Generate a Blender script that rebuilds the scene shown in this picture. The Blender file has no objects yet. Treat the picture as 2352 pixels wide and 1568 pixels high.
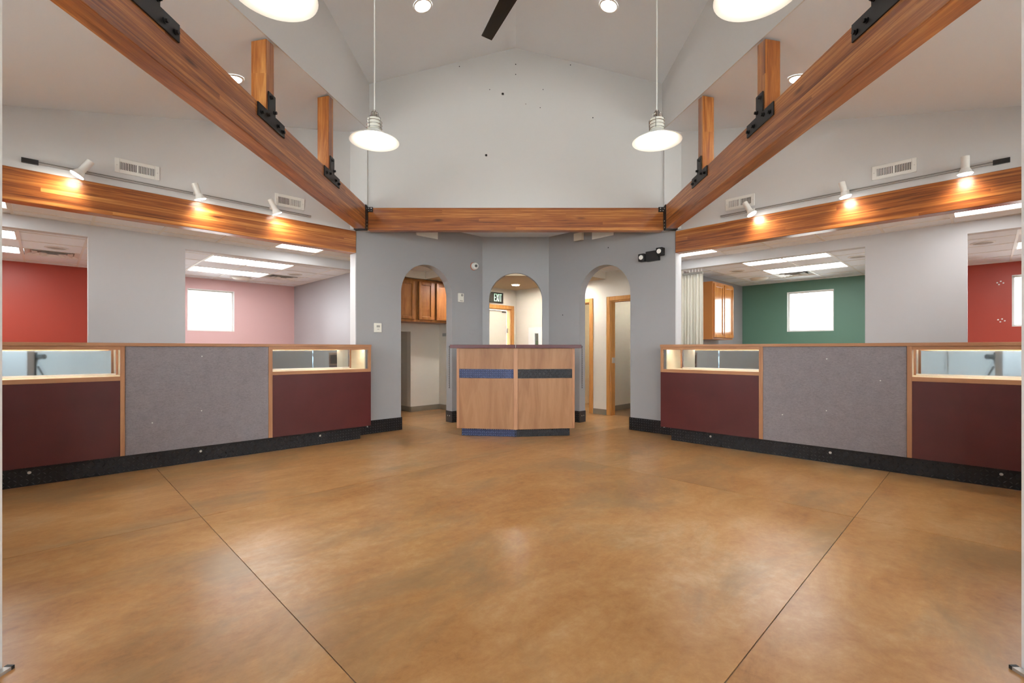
import bpy, bmesh, math, random
from mathutils import Matrix, Vector
random.seed(7)
SC = bpy.context.scene
COL = SC.collection
R2 = math.sqrt(2.0)

# ------------------------------------------------------------------ camera, world, exposure
cam_d = bpy.data.cameras.new('camera')
cam_d.sensor_width = 36.0
cam_d.lens = 1080.0 / 2352.0 * 36.0
cam_d.shift_x = -8.5 / 2352.0
cam_d.shift_y = 18.0 / 2352.0
cam_d.clip_start = 0.01
cam_d.clip_end = 200
cam = bpy.data.objects.new('camera', cam_d)
COL.objects.link(cam)
cam.location = (0, 0, 1.2)
cam.rotation_euler = (math.pi / 2, 0, 0)
SC.camera = cam

world = bpy.data.worlds.new('world')
SC.world = world
world.use_nodes = True
wb = world.node_tree.nodes['Background']
wb.inputs['Color'].default_value = (0.92, 0.96, 1.0, 1)
wb.inputs['Strength'].default_value = 7.0

vs = SC.view_settings
vs.view_transform = 'Standard'
vs.look = 'None'
vs.gamma = 1.0
vs.use_curve_mapping = False
vs.exposure = 0.82
SC.cycles.max_bounces = 8
SC.cycles.use_light_tree = False
SC.cycles.diffuse_bounces = 4
SC.cycles.glossy_bounces = 4
SC.cycles.transparent_max_bounces = 12
SC.cycles.use_adaptive_sampling = True
SC.cycles.adaptive_threshold = 0.15
SC.cycles.adaptive_min_samples = 16
SC.cycles.sample_clamp_indirect = 6.0
SC.cycles.caustics_reflective = False
SC.cycles.caustics_refractive = False

# strengths of the lamps the place has
E_PENDANT, E_CAN, E_TROFFER, W_SPOT, E_CASE = 62.0, 34.0, 9.0, 17.0, 24.0


# ------------------------------------------------------------------ helpers
def lin(r, g, b):
    f = lambda c: (c / 255.0) / 12.92 if c <= 10.3 else (((c / 255.0) + 0.055) / 1.055) ** 2.4
    return (f(r), f(g), f(b), 1.0)


class Frame:
    """a = along, b = away from the room's middle, z = up; sy mirrors b"""
    def __init__(s, loc, rot, sy=1):
        s.m = Matrix.Translation(loc) @ Matrix.Rotation(rot, 4, 'Z')
        s.sy = sy

    def pt(s, a, b, z):
        return s.m @ Vector((a, s.sy * b, z))


LF = Frame((0, 0, 0), math.radians(45), 1)        # along the left-hand counter wall
RF = Frame((0, 0, 0), math.radians(135), -1)      # along the right-hand counter wall
ST = Frame((0, 0, 0), 0, 1)                       # straight: a = X, b = Y
YL = Frame((0, 0, 0), math.radians(90), 1)        # a = Y, b = -X (left half)
YR = Frame((0, 0, 0), math.radians(90), -1)       # a = Y, b = +X (right half)
SIDES = ((LF, 'left'), (RF, 'right'))
WORLD = {}


def setp(o, label=None, cat=None, group=None, kind=None):
    if label:
        o['label'] = label
    if cat:
        o['category'] = cat
    if group:
        o['group'] = group
    if kind:
        o['kind'] = kind
    return o


def place(o, world, parent=None):
    COL.objects.link(o)
    WORLD[o.name] = world
    if parent is not None:
        o.parent = parent
        o.matrix_basis = WORLD[parent.name].inverted() @ world
    else:
        o.matrix_basis = world
    return o


def thing(name, fr, a, b, z, label, cat, group=None):
    o = bpy.data.objects.new(name, None)
    o.empty_display_size = 0.1
    place(o, fr.m @ Matrix.Translation((a, fr.sy * b, z)))
    setp(o, label, cat, group, 'thing')
    return o


class MB:
    def __init__(s):
        s.v, s.f = [], []

    def add(s, vs_, fs):
        n = len(s.v)
        s.v += [tuple(p) for p in vs_]
        s.f += [tuple(i + n for i in f) for f in fs]
        return s

    def box(s, a0, a1, b0, b1, z0, z1):
        return s.add([(a0, b0, z0), (a1, b0, z0), (a1, b1, z0), (a0, b1, z0), (a0, b0, z1), (a1, b0, z1), (a1, b1, z1), (a0, b1, z1)],
                     [(0, 3, 2, 1), (4, 5, 6, 7), (0, 1, 5, 4), (1, 2, 6, 5), (2, 3, 7, 6), (3, 0, 4, 7)])

    def hexa(s, pts):
        """8 points, bottom ring then top ring"""
        return s.add(pts, [(0, 3, 2, 1), (4, 5, 6, 7), (0, 1, 5, 4), (1, 2, 6, 5), (2, 3, 7, 6), (3, 0, 4, 7)])

    def prism(s, poly, d0, d1, axis='b'):
        """extrude a polygon of pairs; axis b: pairs are (a, z); axis z: (a, b); axis a: (b, z)"""
        mk = {'b': lambda p, d: (p[0], d, p[1]), 'z': lambda p, d: (p[0], p[1], d), 'a': lambda p, d: (d, p[0], p[1])}[axis]
        n = len(poly)
        vs_ = [mk(p, d0) for p in poly] + [mk(p, d1) for p in poly]
        fs = [tuple(range(n))[::-1], tuple(range(n, 2 * n))] + [(i, (i + 1) % n, n + (i + 1) % n, n + i) for i in range(n)]
        return s.add(vs_, fs)

    def tube(s, p0, p1, r0, r1=None, n=12, caps=True):
        r1 = r0 if r1 is None else r1
        p0, p1 = Vector(p0), Vector(p1)
        d = (p1 - p0).normalized()
        u = d.orthogonal().normalized()
        w = d.cross(u)
        vs_ = []
        for c, r in ((p0, r0), (p1, r1)):
            for k in range(n):
                t = 2 * math.pi * k / n
                vs_.append(c + (u * math.cos(t) + w * math.sin(t)) * r)
        fs = [(k, (k + 1) % n, n + (k + 1) % n, n + k) for k in range(n)]
        if caps:
            fs += [tuple(range(n))[::-1], tuple(range(n, 2 * n))]
        return s.add(vs_, fs)

    def path(s, pts, r, n=8):
        for i in range(len(pts) - 1):
            s.tube(pts[i], pts[i + 1], r, n=n)
        return s

    def ring(s, c, rad, r, n=24, m=6):
        vs_, fs = [], []
        for i in range(n):
            t = 2 * math.pi * i / n
            for j in range(m):
                w = 2 * math.pi * j / m
                q = rad + r * math.cos(w)
                vs_.append((c[0] + q * math.cos(t), c[1] + q * math.sin(t), c[2] + r * math.sin(w)))
        for i in range(n):
            for j in range(m):
                fs.append((i * m + j, ((i + 1) % n) * m + j, ((i + 1) % n) * m + (j + 1) % m, i * m + (j + 1) % m))
        return s.add(vs_, fs)

    def lathe(s, c, prof, n=32, closed=False):
        """prof: list of (r, z) around the z axis through c"""
        vs_, fs = [], []
        k = len(prof)
        for i in range(n):
            t = 2 * math.pi * i / n
            for r, z in prof:
                vs_.append((c[0] + r * math.cos(t), c[1] + r * math.sin(t), c[2] + z))
        for i in range(n):
            for j in range(k if closed else k - 1):
                a_, b_ = i * k + j, i * k + (j + 1) % k
                c_, d_ = ((i + 1) % n) * k + (j + 1) % k, ((i + 1) % n) * k + j
                fs.append((a_, d_, c_, b_))
        return s.add(vs_, fs)

    def mesh(s, fr, origin, smooth=False, weld=True):
        bm = bmesh.new()
        a0, b0, z0 = origin
        vv = [bm.verts.new((a - a0, fr.sy * (b - b0), z - z0)) for a, b, z in s.v]
        for f in s.f:
            try:
                bm.faces.new([vv[i] for i in f])
            except ValueError:
                pass
        if weld:
            bmesh.ops.remove_doubles(bm, verts=bm.verts, dist=1e-6)
        bmesh.ops.recalc_face_normals(bm, faces=bm.faces)
        me = bpy.data.meshes.new('mesh')
        bm.to_mesh(me)
        bm.free()
        if smooth:
            for p in me.polygons:
                p.use_smooth = True
            me.set_sharp_from_angle(angle=math.radians(40))
        return me

    def build(s, name, mat, fr, parent=None, smooth=False, bevel=0.0, origin=None, weld=True):
        if origin is None:
            xs, ys, zs = zip(*s.v)
            origin = ((min(xs) + max(xs)) / 2, (min(ys) + max(ys)) / 2, min(zs))
        me = s.mesh(fr, origin, smooth, weld)
        me.name = name
        me.materials.append(mat)
        o = bpy.data.objects.new(name, me)
        place(o, fr.m @ Matrix.Translation((origin[0], fr.sy * origin[1], origin[2])), parent)
        if bevel:
            md = o.modifiers.new('edge', 'BEVEL')
            md.width = bevel
            md.segments = 2
            md.limit_method = 'ANGLE'
        return o


def B(*a):
    return MB().box(*a)


def light(name, kind, fr, pos, target, energy, color, parent, **kw):
    d = bpy.data.lights.new(name, kind)
    d.energy = energy
    d.color = color
    for k, v in kw.items():
        setattr(d, k, v)
    o = bpy.data.objects.new(name, d)
    p, t = fr.pt(*pos), fr.pt(*target)
    m = (t - p).to_track_quat('-Z', 'Y').to_matrix().to_4x4()
    m.translation = p
    place(o, m, parent)
    return o


# ------------------------------------------------------------------ materials
MATS = {}


class NT:
    def __init__(s, name):
        s.m = bpy.data.materials.new(name)
        s.m.use_nodes = True
        s.t = s.m.node_tree
        s.n = s.t.nodes
        s.bsdf = s.n['Principled BSDF']
        s.out = s.n['Material Output']

    def node(s, typ, **kw):
        n = s.n.new(typ)
        for k, v in kw.items():
            setattr(n, k, v)
        return n

    def link(s, a, b):
        s.t.links.new(a, b)

    def coord(s, scale=(1, 1, 1), rot=(0, 0, 0), kind='Object'):
        tc = s.node('ShaderNodeTexCoord')
        mp = s.node('ShaderNodeMapping')
        mp.inputs['Scale'].default_value = scale
        mp.inputs['Rotation'].default_value = rot
        s.link(tc.outputs[kind], mp.inputs['Vector'])
        return mp.outputs['Vector']

    def noise(s, vec, scale, detail=4, rough=0.55, dist=0.0):
        n = s.node('ShaderNodeTexNoise')
        n.inputs['Scale'].default_value = scale
        n.inputs['Detail'].default_value = detail
        n.inputs['Roughness'].default_value = rough
        n.inputs['Distortion'].default_value = dist
        if vec is not None:
            s.link(vec, n.inputs['Vector'])
        return n.outputs['Fac']

    def ramp(s, fac, stops):
        r = s.node('ShaderNodeValToRGB')
        el = r.color_ramp.elements
        while len(el) < len(stops):
            el.new(0.5)
        for e, (p, c) in zip(el, stops):
            e.position = p
            e.color = c
        s.link(fac, r.inputs['Fac'])
        return r.outputs['Color']

    def mix(s, fac, a, b, mode='MIX'):
        n = s.node('ShaderNodeMix', data_type='RGBA', blend_type=mode)
        for key, v in (('Factor', fac), ('A', a), ('B', b)):
            sock = [i for i in n.inputs if i.name == key and (i.type == 'RGBA' if key != 'Factor' else i.type == 'VALUE')][0]
            if hasattr(v, 'links') or hasattr(v, 'is_linked'):
                s.link(v, sock)
            else:
                sock.default_value = v
        return [o for o in n.outputs if o.type == 'RGBA'][0]

    def math(s, op, a, b=0.0):
        n = s.node('ShaderNodeMath', operation=op)
        for i, v in enumerate((a, b)):
            if hasattr(v, 'is_linked'):
                s.link(v, n.inputs[i])
            else:
                n.inputs[i].default_value = v
        return n.outputs[0]

    def bump(s, height, strength, dist=0.01):
        b = s.node('ShaderNodeBump')
        b.inputs['Strength'].default_value = strength
        b.inputs['Distance'].default_value = dist
        s.link(height, b.inputs['Height'])
        s.link(b.outputs['Normal'], s.bsdf.inputs['Normal'])

    def setv(s, **kw):
        for k, v in kw.items():
            sock = s.bsdf.inputs[k.replace('_', ' ')]
            if hasattr(v, 'is_linked'):
                s.link(v, sock)
            else:
                sock.default_value = v
        return s


def plain(name, col, rough=0.5, metal=0.0, spec=0.5, var=0.0, bumpy=0.0, bscale=150, coat=0.0):
    t = NT(name)
    v = t.coord()
    if var:
        n = t.noise(v, 3.0, 5)
        lo = tuple(c * (1 - var) for c in col[:3]) + (1,)
        hi = tuple(min(1, c * (1 + var)) for c in col[:3]) + (1,)
        t.setv(Base_Color=t.ramp(n, [(0.3, lo), (0.7, hi)]))
    else:
        t.setv(Base_Color=col)
    t.setv(Roughness=rough, Metallic=metal, Specular_IOR_Level=spec, Coat_Weight=coat)
    if bumpy:
        t.bump(t.noise(v, bscale, 3, 0.6), bumpy, 0.004)
    MATS[name] = t.m
    return t.m


def emitter(name, col, strength):
    t = NT(name)
    t.setv(Base_Color=(0.9, 0.9, 0.9, 1), Emission_Color=col, Emission_Strength=strength, Roughness=0.6)
    t.m.cycles.emission_sampling = 'FRONT' if hasattr(t.m.cycles, 'emission_sampling') else 'AUTO'
    return t.m


def glass(name, tint=(0.97, 0.99, 0.985, 1)):
    t = NT(name)
    tr = t.node('ShaderNodeBsdfTransparent')
    tr.inputs['Color'].default_value = tint
    gl = t.node('ShaderNodeBsdfGlossy')
    gl.inputs['Roughness'].default_value = 0.01
    fr = t.node('ShaderNodeFresnel')
    fr.inputs['IOR'].default_value = 1.45
    mx = t.node('ShaderNodeMixShader')
    t.link(fr.outputs[0], mx.inputs[0])
    t.link(tr.outputs[0], mx.inputs[1])
    t.link(gl.outputs[0], mx.inputs[2])
    t.link(mx.outputs[0], t.out.inputs['Surface'])
    return t.m


def wood_beam(name):
    """laminated fir: boards stacked in z, grain along x"""
    t = NT(name)
    tc = t.node('ShaderNodeTexCoord')
    oi = t.node('ShaderNodeObjectInfo')
    sx = t.node('ShaderNodeSeparateXYZ')
    t.link(tc.outputs['Object'], sx.inputs[0])
    lay = t.math('FLOOR', t.math('DIVIDE', t.math('ADD', sx.outputs['Z'], t.math('MULTIPLY', sx.outputs['Y'], 0.0)), 0.0395))
    seg = t.math('FLOOR', t.math('ADD', t.math('DIVIDE', sx.outputs['X'], 4.6), t.math('MULTIPLY', lay, 0.37)))
    cx = t.node('ShaderNodeCombineXYZ')
    t.link(lay, cx.inputs[0])
    t.link(seg, cx.inputs[1])
    t.link(t.math('MULTIPLY', oi.outputs['Random'], 91.0), cx.inputs[2])
    wn = t.node('ShaderNodeTexWhiteNoise', noise_dimensions='3D')
    t.link(cx.outputs[0], wn.inputs['Vector'])
    # grain
    gx = t.node('ShaderNodeMapping')
    gx.inputs['Scale'].default_value = (0.7, 9.0, 24.0)
    off = t.node('ShaderNodeVectorMath', operation='SCALE')
    t.link(wn.outputs['Color'], off.inputs[0])
    off.inputs['Scale'].default_value = 7.0
    t.link(tc.outputs['Object'], gx.inputs['Vector'])
    t.link(off.outputs[0], gx.inputs['Location'])
    g1 = t.noise(gx.outputs[0], 1.6, 6, 0.6, 1.1)
    g2 = t.noise(gx.outputs[0], 9.0, 3, 0.6, 0.3)
    f = t.math('ADD', t.math('MULTIPLY', g1, 0.78), t.math('ADD', t.math('MULTIPLY', wn.outputs['Value'], 0.19), t.math('MULTIPLY', g2, 0.16)))
    col = t.ramp(f, [(0.34, lin(94, 45, 20)), (0.48, lin(138, 76, 33)), (0.6, lin(168, 101, 47)), (0.76, lin(204, 142, 78))])
    # knots
    vm = t.node('ShaderNodeMapping')
    vm.inputs['Scale'].default_value = (2.2, 6.0, 9.0)
    t.link(tc.outputs['Object'], vm.inputs['Vector'])
    vo = t.node('ShaderNodeTexVoronoi')
    vo.inputs['Scale'].default_value = 1.0
    t.link(vm.outputs[0], vo.inputs['Vector'])
    kn = t.ramp(vo.outputs['Distance'], [(0.05, (1, 1, 1, 1)), (0.2, (0, 0, 0, 1))])
    wn2 = t.node('ShaderNodeSeparateColor')
    t.link(vo.outputs['Color'], wn2.inputs[0])
    pick = t.math('GREATER_THAN', wn2.outputs[0], 0.62)
    kf = t.math('MULTIPLY', t.math('MULTIPLY', kn, pick), 0.85)
    col = t.mix(kf, col, lin(62, 27, 13))
    t.setv(Base_Color=col, Roughness=0.33, Specular_IOR_Level=0.5, Coat_Weight=0.25, Coat_Roughness=0.2)
    t.bump(g2, 0.05, 0.003)
    return t.m


def wood(name, c0, c1, c2, scale=(14.0, 14.0, 1.0), rough=0.4):
    """plain boards; the small number in scale is the grain direction"""
    t = NT(name)
    oi = t.node('ShaderNodeObjectInfo')
    v = t.coord(scale)
    ad = t.node('ShaderNodeVectorMath', operation='ADD')
    t.link(v, ad.inputs[0])
    cx = t.node('ShaderNodeCombineXYZ')
    r = t.math('MULTIPLY', oi.outputs['Random'], 37.0)
    for i in range(3):
        t.link(r, cx.inputs[i])
    t.link(cx.outputs[0], ad.inputs[1])
    g = t.noise(ad.outputs[0], 1.2, 6, 0.6, 0.8)
    g2 = t.noise(ad.outputs[0], 7.0, 2, 0.5)
    f = t.math('ADD', t.math('MULTIPLY', g, 0.85), t.math('MULTIPLY', g2, 0.15))
    t.setv(Base_Color=t.ramp(f, [(0.3, c0), (0.5, c1), (0.72, c2)]), Roughness=rough, Specular_IOR_Level=0.4)
    return t.m


M_WALL = plain('wall_white', lin(212, 211, 210), 0.75)
M_CEIL = plain('ceiling_white', lin(228, 233, 238), 0.8)
M_GREY = plain('wall_grey', lin(159, 158, 159), 0.6)
M_PIER = plain('wall_pale_grey', lin(208, 209, 211), 0.6)
M_PINK = plain('wall_pink', lin(216, 176, 174), 0.55)
M_RED = plain('wall_red', lin(178, 68, 50), 0.38, bumpy=0.15)
M_GREEN = plain('wall_green', lin(92, 130, 112), 0.5)
M_LAV = plain('wall_lavender', lin(172, 169, 172), 0.4)
M_CREAMWALL = plain('wall_cream', lin(224, 216, 202), 0.7)
M_CREAM = plain('case_lining', lin(240, 234, 212), 0.55)
M_TILE = plain('ceiling_tile', lin(238, 243, 248), 0.9)
M_GRID = plain('grid_white', lin(235, 234, 230), 0.5)
M_WPAINT = plain('white_enamel', lin(236, 235, 230), 0.4)
M_BLACK = plain('black_steel', lin(38, 37, 38), 0.45, metal=0.3)
M_BOLT = plain('black_bolt', lin(24, 23, 23), 0.35, metal=0.5)
M_FAN = plain('fan_black', lin(22, 21, 20), 0.5)
M_STEEL = plain('screw_steel', lin(210, 208, 204), 0.3, metal=0.6)
M_CHROME = plain('chrome', lin(205, 203, 200), 0.14, metal=1.0)
M_ALU = plain('track_steel', lin(178, 175, 170), 0.35, metal=0.5)
M_DARKSLOT = plain('dark_slot', lin(28, 26, 26), 0.7)
M_PLATE = plain('diamond_plate', lin(38, 37, 39), 0.42, metal=0.55)
M_LUG = plain('diamond_lug', lin(74, 73, 76), 0.34, metal=0.5)
M_PLATEREFL = plain('diamond_plate_blue_reflection', lin(46, 54, 84), 0.4, metal=0.45)  # black plate with a blue reflection put into its colour
M_LUGREFL = plain('diamond_lug_blue_reflection', lin(120, 130, 165), 0.3, metal=0.5)  # lugs of that plate, the same reflection painted in
M_BASE = plain('vinyl_base', lin(140, 132, 116), 0.5)
M_MAROON = plain('maroon_laminate', lin(82, 32, 32), 0.35, var=0.12, spec=0.4)
M_MAROONTOP = plain('maroon_top', lin(88, 38, 40), 0.3, spec=0.4)
M_CURTAIN = plain('curtain_cloth', lin(232, 228, 214), 0.85)
M_DOOR = plain('door_cream', lin(236, 228, 210), 0.5)
M_GROUND = plain('ground_concrete', lin(220, 218, 212), 0.9, var=0.05)
M_MIRROR = plain('mirror_back', lin(206, 216, 226), 0.03, metal=1.0)
M_LENS = plain('camera_black', lin(40, 41, 43), 0.45)
M_PLASTIC = plain('off_white_plastic', lin(228, 224, 212), 0.45)
M_GREYPL = plain('grey_plastic', lin(160, 156, 148), 0.5)
M_SPEAK = plain('speaker_grille', lin(176, 174, 168), 0.7)
M_EXITBOX = plain('exit_black', lin(44, 40, 32), 0.4)
M_RUST = plain('rust_ring', lin(176, 96, 70), 0.6)
M_EXTING = plain('green_tag', lin(120, 150, 96), 0.6, var=0.4)
M_JAMB = plain('jamb_white', lin(226, 226, 226), 0.6, bumpy=0.04, bscale=160)
M_BEAM = wood_beam('glulam_beam')
M_TRIM = wood('maple_trim', lin(156, 107, 73), lin(172, 122, 86), lin(186, 137, 99), (1.2, 16, 16), 0.4)
M_TRIMV = wood('maple_trim_upright', lin(156, 107, 73), lin(172, 122, 86), lin(186, 137, 99), (16, 16, 1.2), 0.4)
M_KIOSK = wood('maple_panel', lin(140, 96, 64), lin(157, 112, 76), lin(171, 127, 90), (7, 7, 0.9), 0.42)
M_CAB = wood('cabinet_oak', lin(128, 76, 34), lin(150, 94, 44), lin(168, 112, 58), (12, 12, 1.2), 0.35)
M_CASING = wood('casing_oak', lin(182, 124, 62), lin(202, 144, 80), lin(214, 160, 96), (16, 16, 1.2), 0.4)
M_GLASS = glass('thin_glass')
M_SLOTTED = plain('slotted_grey', lin(84, 82, 84), 0.5)
M_GAPSHADE = plain('painted_gap_shade', lin(84, 48, 20), 0.6)  # dark tone painted for the shade round the cabinet doors
M_BULB = emitter('bulb_glow', (1.0, 0.93, 0.82, 1), E_PENDANT)
M_CAN = emitter('can_glow', (1.0, 0.96, 0.9, 1), E_CAN)
M_CAN2 = emitter('can_glow_unseen', (1.0, 0.95, 0.88, 1), 190.0)  # glow of the unseen lamps behind the arches
M_CAN3 = emitter('can_glow_center', (1.0, 0.95, 0.86, 1), 170.0)
M_TROFF = emitter('troffer_glow', (0.98, 0.99, 1.0, 1), E_TROFFER)
M_TROFF2 = emitter('small_panel_glow', (0.98, 0.99, 1.0, 1), 5.0)
M_SPOTF = emitter('spot_glow', (1.0, 0.97, 0.9, 1), 14.0)
M_CASEL = emitter('case_strip_glow', (1.0, 0.93, 0.78, 1), E_CASE)
M_EXITL = emitter('exit_glow', (0.35, 1.0, 0.6, 1), 0.42)
M_WARM = emitter('warm_bulb', (1.0, 0.88, 0.66, 1), 70.0)


def fabric():
    t = NT('panel_fabric')
    v = t.coord((1, 1, 1))
    a = t.noise(v, 9.0, 3, 0.5)
    st = t.coord((40, 40, 95), (0, math.radians(35), 0))
    b = t.noise(st, 1.3, 4, 0.7, 0.9)
    f = t.math('ADD', t.math('MULTIPLY', b, 0.8), t.math('MULTIPLY', a, 0.2))
    t.setv(Base_Color=t.ramp(f, [(0.3, lin(122, 115, 119)), (0.5, lin(138, 131, 135)), (0.7, lin(150, 143, 145))]), Roughness=0.95, Specular_IOR_Level=0.15)
    t.bump(b, 0.08, 0.002)
    return t.m


def concrete():
    t = NT('stained_concrete')
    v = t.coord((1, 1, 1))
    st = t.coord((0.9, 1.7, 1), (0, 0, math.radians(-45)))
    n1 = t.noise(v, 0.6, 4, 0.55, 0.3)
    n2 = t.noise(st, 1.7, 9, 0.72, 0.5)
    n3 = t.noise(v, 16.0, 6, 0.75, 0.4)
    f = t.math('ADD', t.math('MULTIPLY', n1, 0.36), t.math('ADD', t.math('MULTIPLY', n2, 0.42), t.math('MULTIPLY', n3, 0.22)))
    col = t.ramp(f, [(0.37, lin(146, 99, 56)), (0.45, lin(177, 126, 74)), (0.53, lin(192, 145, 92)), (0.62, lin(206, 168, 124))])
    n4 = t.noise(st, 0.9, 6, 0.7, 0.5)
    grey = t.ramp(n4, [(0.47, (0, 0, 0, 1)), (0.64, (1, 1, 1, 1))])
    col = t.mix(t.math('MULTIPLY', grey, 0.62), col, lin(144, 118, 84))
    t.setv(Base_Color=col, Roughness=0.28, Specular_IOR_Level=0.45)
    t.bump(n3, 0.03, 0.003)
    return t.m


M_FABRIC = fabric()
M_FLOOR = concrete()
M_JOINT = plain('joint_filler', lin(150, 142, 134), 0.8)


# ------------------------------------------------------------------ dimensions (metres)
QW = 6.185                 # face of the two long counter walls
WT = 0.155                 # their thickness
Q2, Q3 = 7.14, 10.93       # inner partition, outer wall
QA = 7.25                  # walls of the service corridor behind the arches
BZ0, BZ1 = 2.535, 2.835    # side beams
CZ = 2.60                  # tiled ceilings
ceil_h = lambda a: 3.44 + 0.2524 * a
XC = 2.03                  # clerestory walls
RIDGE, EAVE = 5.38, 4.88
YB = 6.52                  # gable wall
ALC = 3.15                 # ceiling of the back alcove
YC = 8.17                  # centre arch wall


def struct(o):
    o['kind'] = 'structure'
    return o


# ------------------------------------------------------------------ ground and floor
struct(B(-40, 40, -40, 40, -0.4, -0.2).build('ground', M_GROUND, ST))
floor = struct(B(-2.2, 12.0, -2.2, 12.0, -0.15, -0.006).build('floor', M_JOINT, LF))
ja, jb = [-2.2, 0.79, 4.09, 7.39, 12.0], [-2.2, 0.665, 3.975, 7.27, 12.0]
for i in range(4):
    for j in range(4):
        g = 0.0025
        B(ja[i] + g, ja[i + 1] - g, jb[j] + g, jb[j + 1] - g, -0.06, 0.0).build('slab', M_FLOOR, LF, floor)
# front apron under the entrance
struct(B(-2.6, 2.6, -4.6, 0.0, -0.15, -0.0125).build('floor_entrance', M_JOINT, ST))

# ------------------------------------------------------------------ long counter walls, arches, gable
RW = {}
for fr, sd in SIDES:
    # wall above the timber beam, sloping with the side ceiling
    struct(MB().prism([(-2.1, BZ1 + 0.003), (3.04, BZ1 + 0.003), (3.04, ceil_h(3.04) + 0.06), (-2.1, ceil_h(-2.1) + 0.06)], QW, QW + 0.12)
           .build('wall_%s_upper' % sd, M_WALL, fr))
    # grey arch wall
    a0, a1, al, ar, zs = 3.05, 5.372, 3.76, 4.71, 2.048
    m = B(a0, al, QW, QW + WT, 0, zs)
    m.prism([(ar, 0), (a1, 0), (a1 + WT * 0.414, 0), (a1 + WT * 0.414, zs), (a1, zs), (ar, zs)][:2] + [(a1, zs), (ar, zs)], QW, QW + WT)
    c, r = (al + ar) / 2, (ar - al) / 2
    arc = [(c - r * math.cos(math.pi * k / 28), zs + r * math.sin(math.pi * k / 28)) for k in range(29)]
    m.prism([(a0, zs)] + arc + [(a1, zs), (a1, ALC + 0.02), (a0, ALC + 0.02)], QW, QW + WT)
    arch_right = struct(m.build('wall_%s_arch' % sd, M_GREY, fr))
    # white corner bead where the grey wall stops at the counter opening
    struct(B(a0 - 0.012, a0, QW - 0.002, QW + WT, 0, BZ0).build('trim_%s_corner' % sd, M_PIER, fr))
    # partition with the two wide openings behind the counter
    pa, pb = ((0.338, 1.246) if sd == 'left' else (0.143, 1.053))
    m = B(pa, pb, Q2, Q2 + 0.12, 0, CZ + 0.05)
    m.box(-2.1, pa, Q2, Q2 + 0.12, 2.465, CZ + 0.05)
    m.box(pb, 3.93, Q2, Q2 + 0.12, 2.465, CZ + 0.05)
    struct(m.build('wall_%s_pier' % sd, M_PIER, fr))
    # dividing wall between the coloured rooms
    struct(B(pb - 0.22, pb - 0.1, Q2 + 0.12, Q3, 0, CZ + 0.05).build('wall_%s_divider' % sd, M_PIER, fr))
    ps = 3.93 if sd == 'left' else 3.82
    struct(B(ps, ps + 0.12, Q2, Q3 + 0.16, 0, CZ + 0.05).build('wall_%s_side' % sd, M_LAV, fr))
    # end wall of the rooms, out of the frame; window strip added for daylight
    m = B(-2.2, -2.1, 0.6, 1.2, 0, 3.2).box(-2.2, -2.1, 5.6, Q3 + 0.16, 0, 3.2).box(-2.2, -2.1, 1.2, 5.6, 0, 1.5).box(-2.2, -2.1, 1.2, 5.6, 2.75, 3.2)
    struct(m.build('wall_%s_end' % sd, M_WALL, fr))
    w = struct(B(-2.15, -2.144, 1.2, 5.6, 1.5, 2.75).build('window_%d' % (10 if sd == 'left' else 11), M_GLASS, fr))  # unseen window added to bring daylight onto the ceilings
    f = MB()
    for b in (1.2, 2.65, 4.1, 5.54):
        f.box(-2.17, -2.12, b, b + 0.06, 1.5, 2.75)
    f.build('window_frame', M_ALU, fr, w)
    # outer wall: two colours, each with a window opening
    spans = {'left': [(-2.1, 1.08, M_RED, 'red', -1.7, -0.9), (1.08, 3.93, M_PINK, 'pink', 1.94, 2.745)],
             'right': [(-2.1, 0.89, M_RED, 'red', -1.1, -0.295), (0.89, 3.82, M_GREEN, 'green', 2.11, 2.93)]}[sd]
    for x0, x1, mat, nm, w0, w1 in spans:
        wz0, wz1 = 1.565, 2.385
        m = B(x0, w0, Q3, Q3 + 0.16, 0, CZ + 0.05).box(w1, x1, Q3, Q3 + 0.16, 0, CZ + 0.05)
        m.box(w0, w1, Q3, Q3 + 0.16, 0, wz0).box(w0, w1, Q3, Q3 + 0.16, wz1, CZ + 0.05)
        red_wall = struct(m.build('wall_%s_%s' % (sd, nm), mat, fr))
        RW[sd + nm] = red_wall
        n = {'leftred': 1, 'leftpink': 2, 'rightgreen': 3, 'rightred': 4}[sd + nm]
        w = struct(B(w0, w1, Q3 + 0.1, Q3 + 0.106, wz0, wz1).build('window_%d' % n, M_GLASS, fr))
        f = MB()
        for q in ((w0, w0 + 0.03, wz0, wz1), (w1 - 0.03, w1, wz0, wz1), (w0, w1, wz0, wz0 + 0.03), (w0, w1, wz1 - 0.03, wz1)):
            f.box(q[0], q[1], Q3 + 0.075, Q3 + 0.135, q[2], q[3])
        f.build('window_frame', M_WPAINT, fr, w)
        f = MB()
        for q in ((w0 - 0.001, w0 + 0.008, wz0, wz1), (w1 - 0.008, w1 + 0.001, wz0, wz1), (w0, w1, wz0 - 0.001, wz0 + 0.008), (w0, w1, wz1 - 0.008, wz1 + 0.001)):
            f.box(q[0], q[1], Q3 - 0.003, Q3 + 0.1, q[2], q[3])
        f.build('window_reveal', M_WPAINT, fr, w)

# centre arch wall
c, r, zs, xa = 0.0, 0.465, 2.06, 0.576
m = B(-xa - 0.06, -r, YC, YC + WT, 0, zs).box(r, xa + 0.06, YC, YC + WT, 0, zs)
arc = [(c - r * math.cos(math.pi * k / 28), zs + r * math.sin(math.pi * k / 28)) for k in range(29)]
m.prism([(-xa - 0.06, zs)] + arc + [(xa + 0.06, zs), (xa + 0.06, ALC + 0.02), (-xa - 0.06, ALC + 0.02)], YC, YC + WT)
struct(m.build('wall_center_arch', M_GREY, ST))
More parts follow.
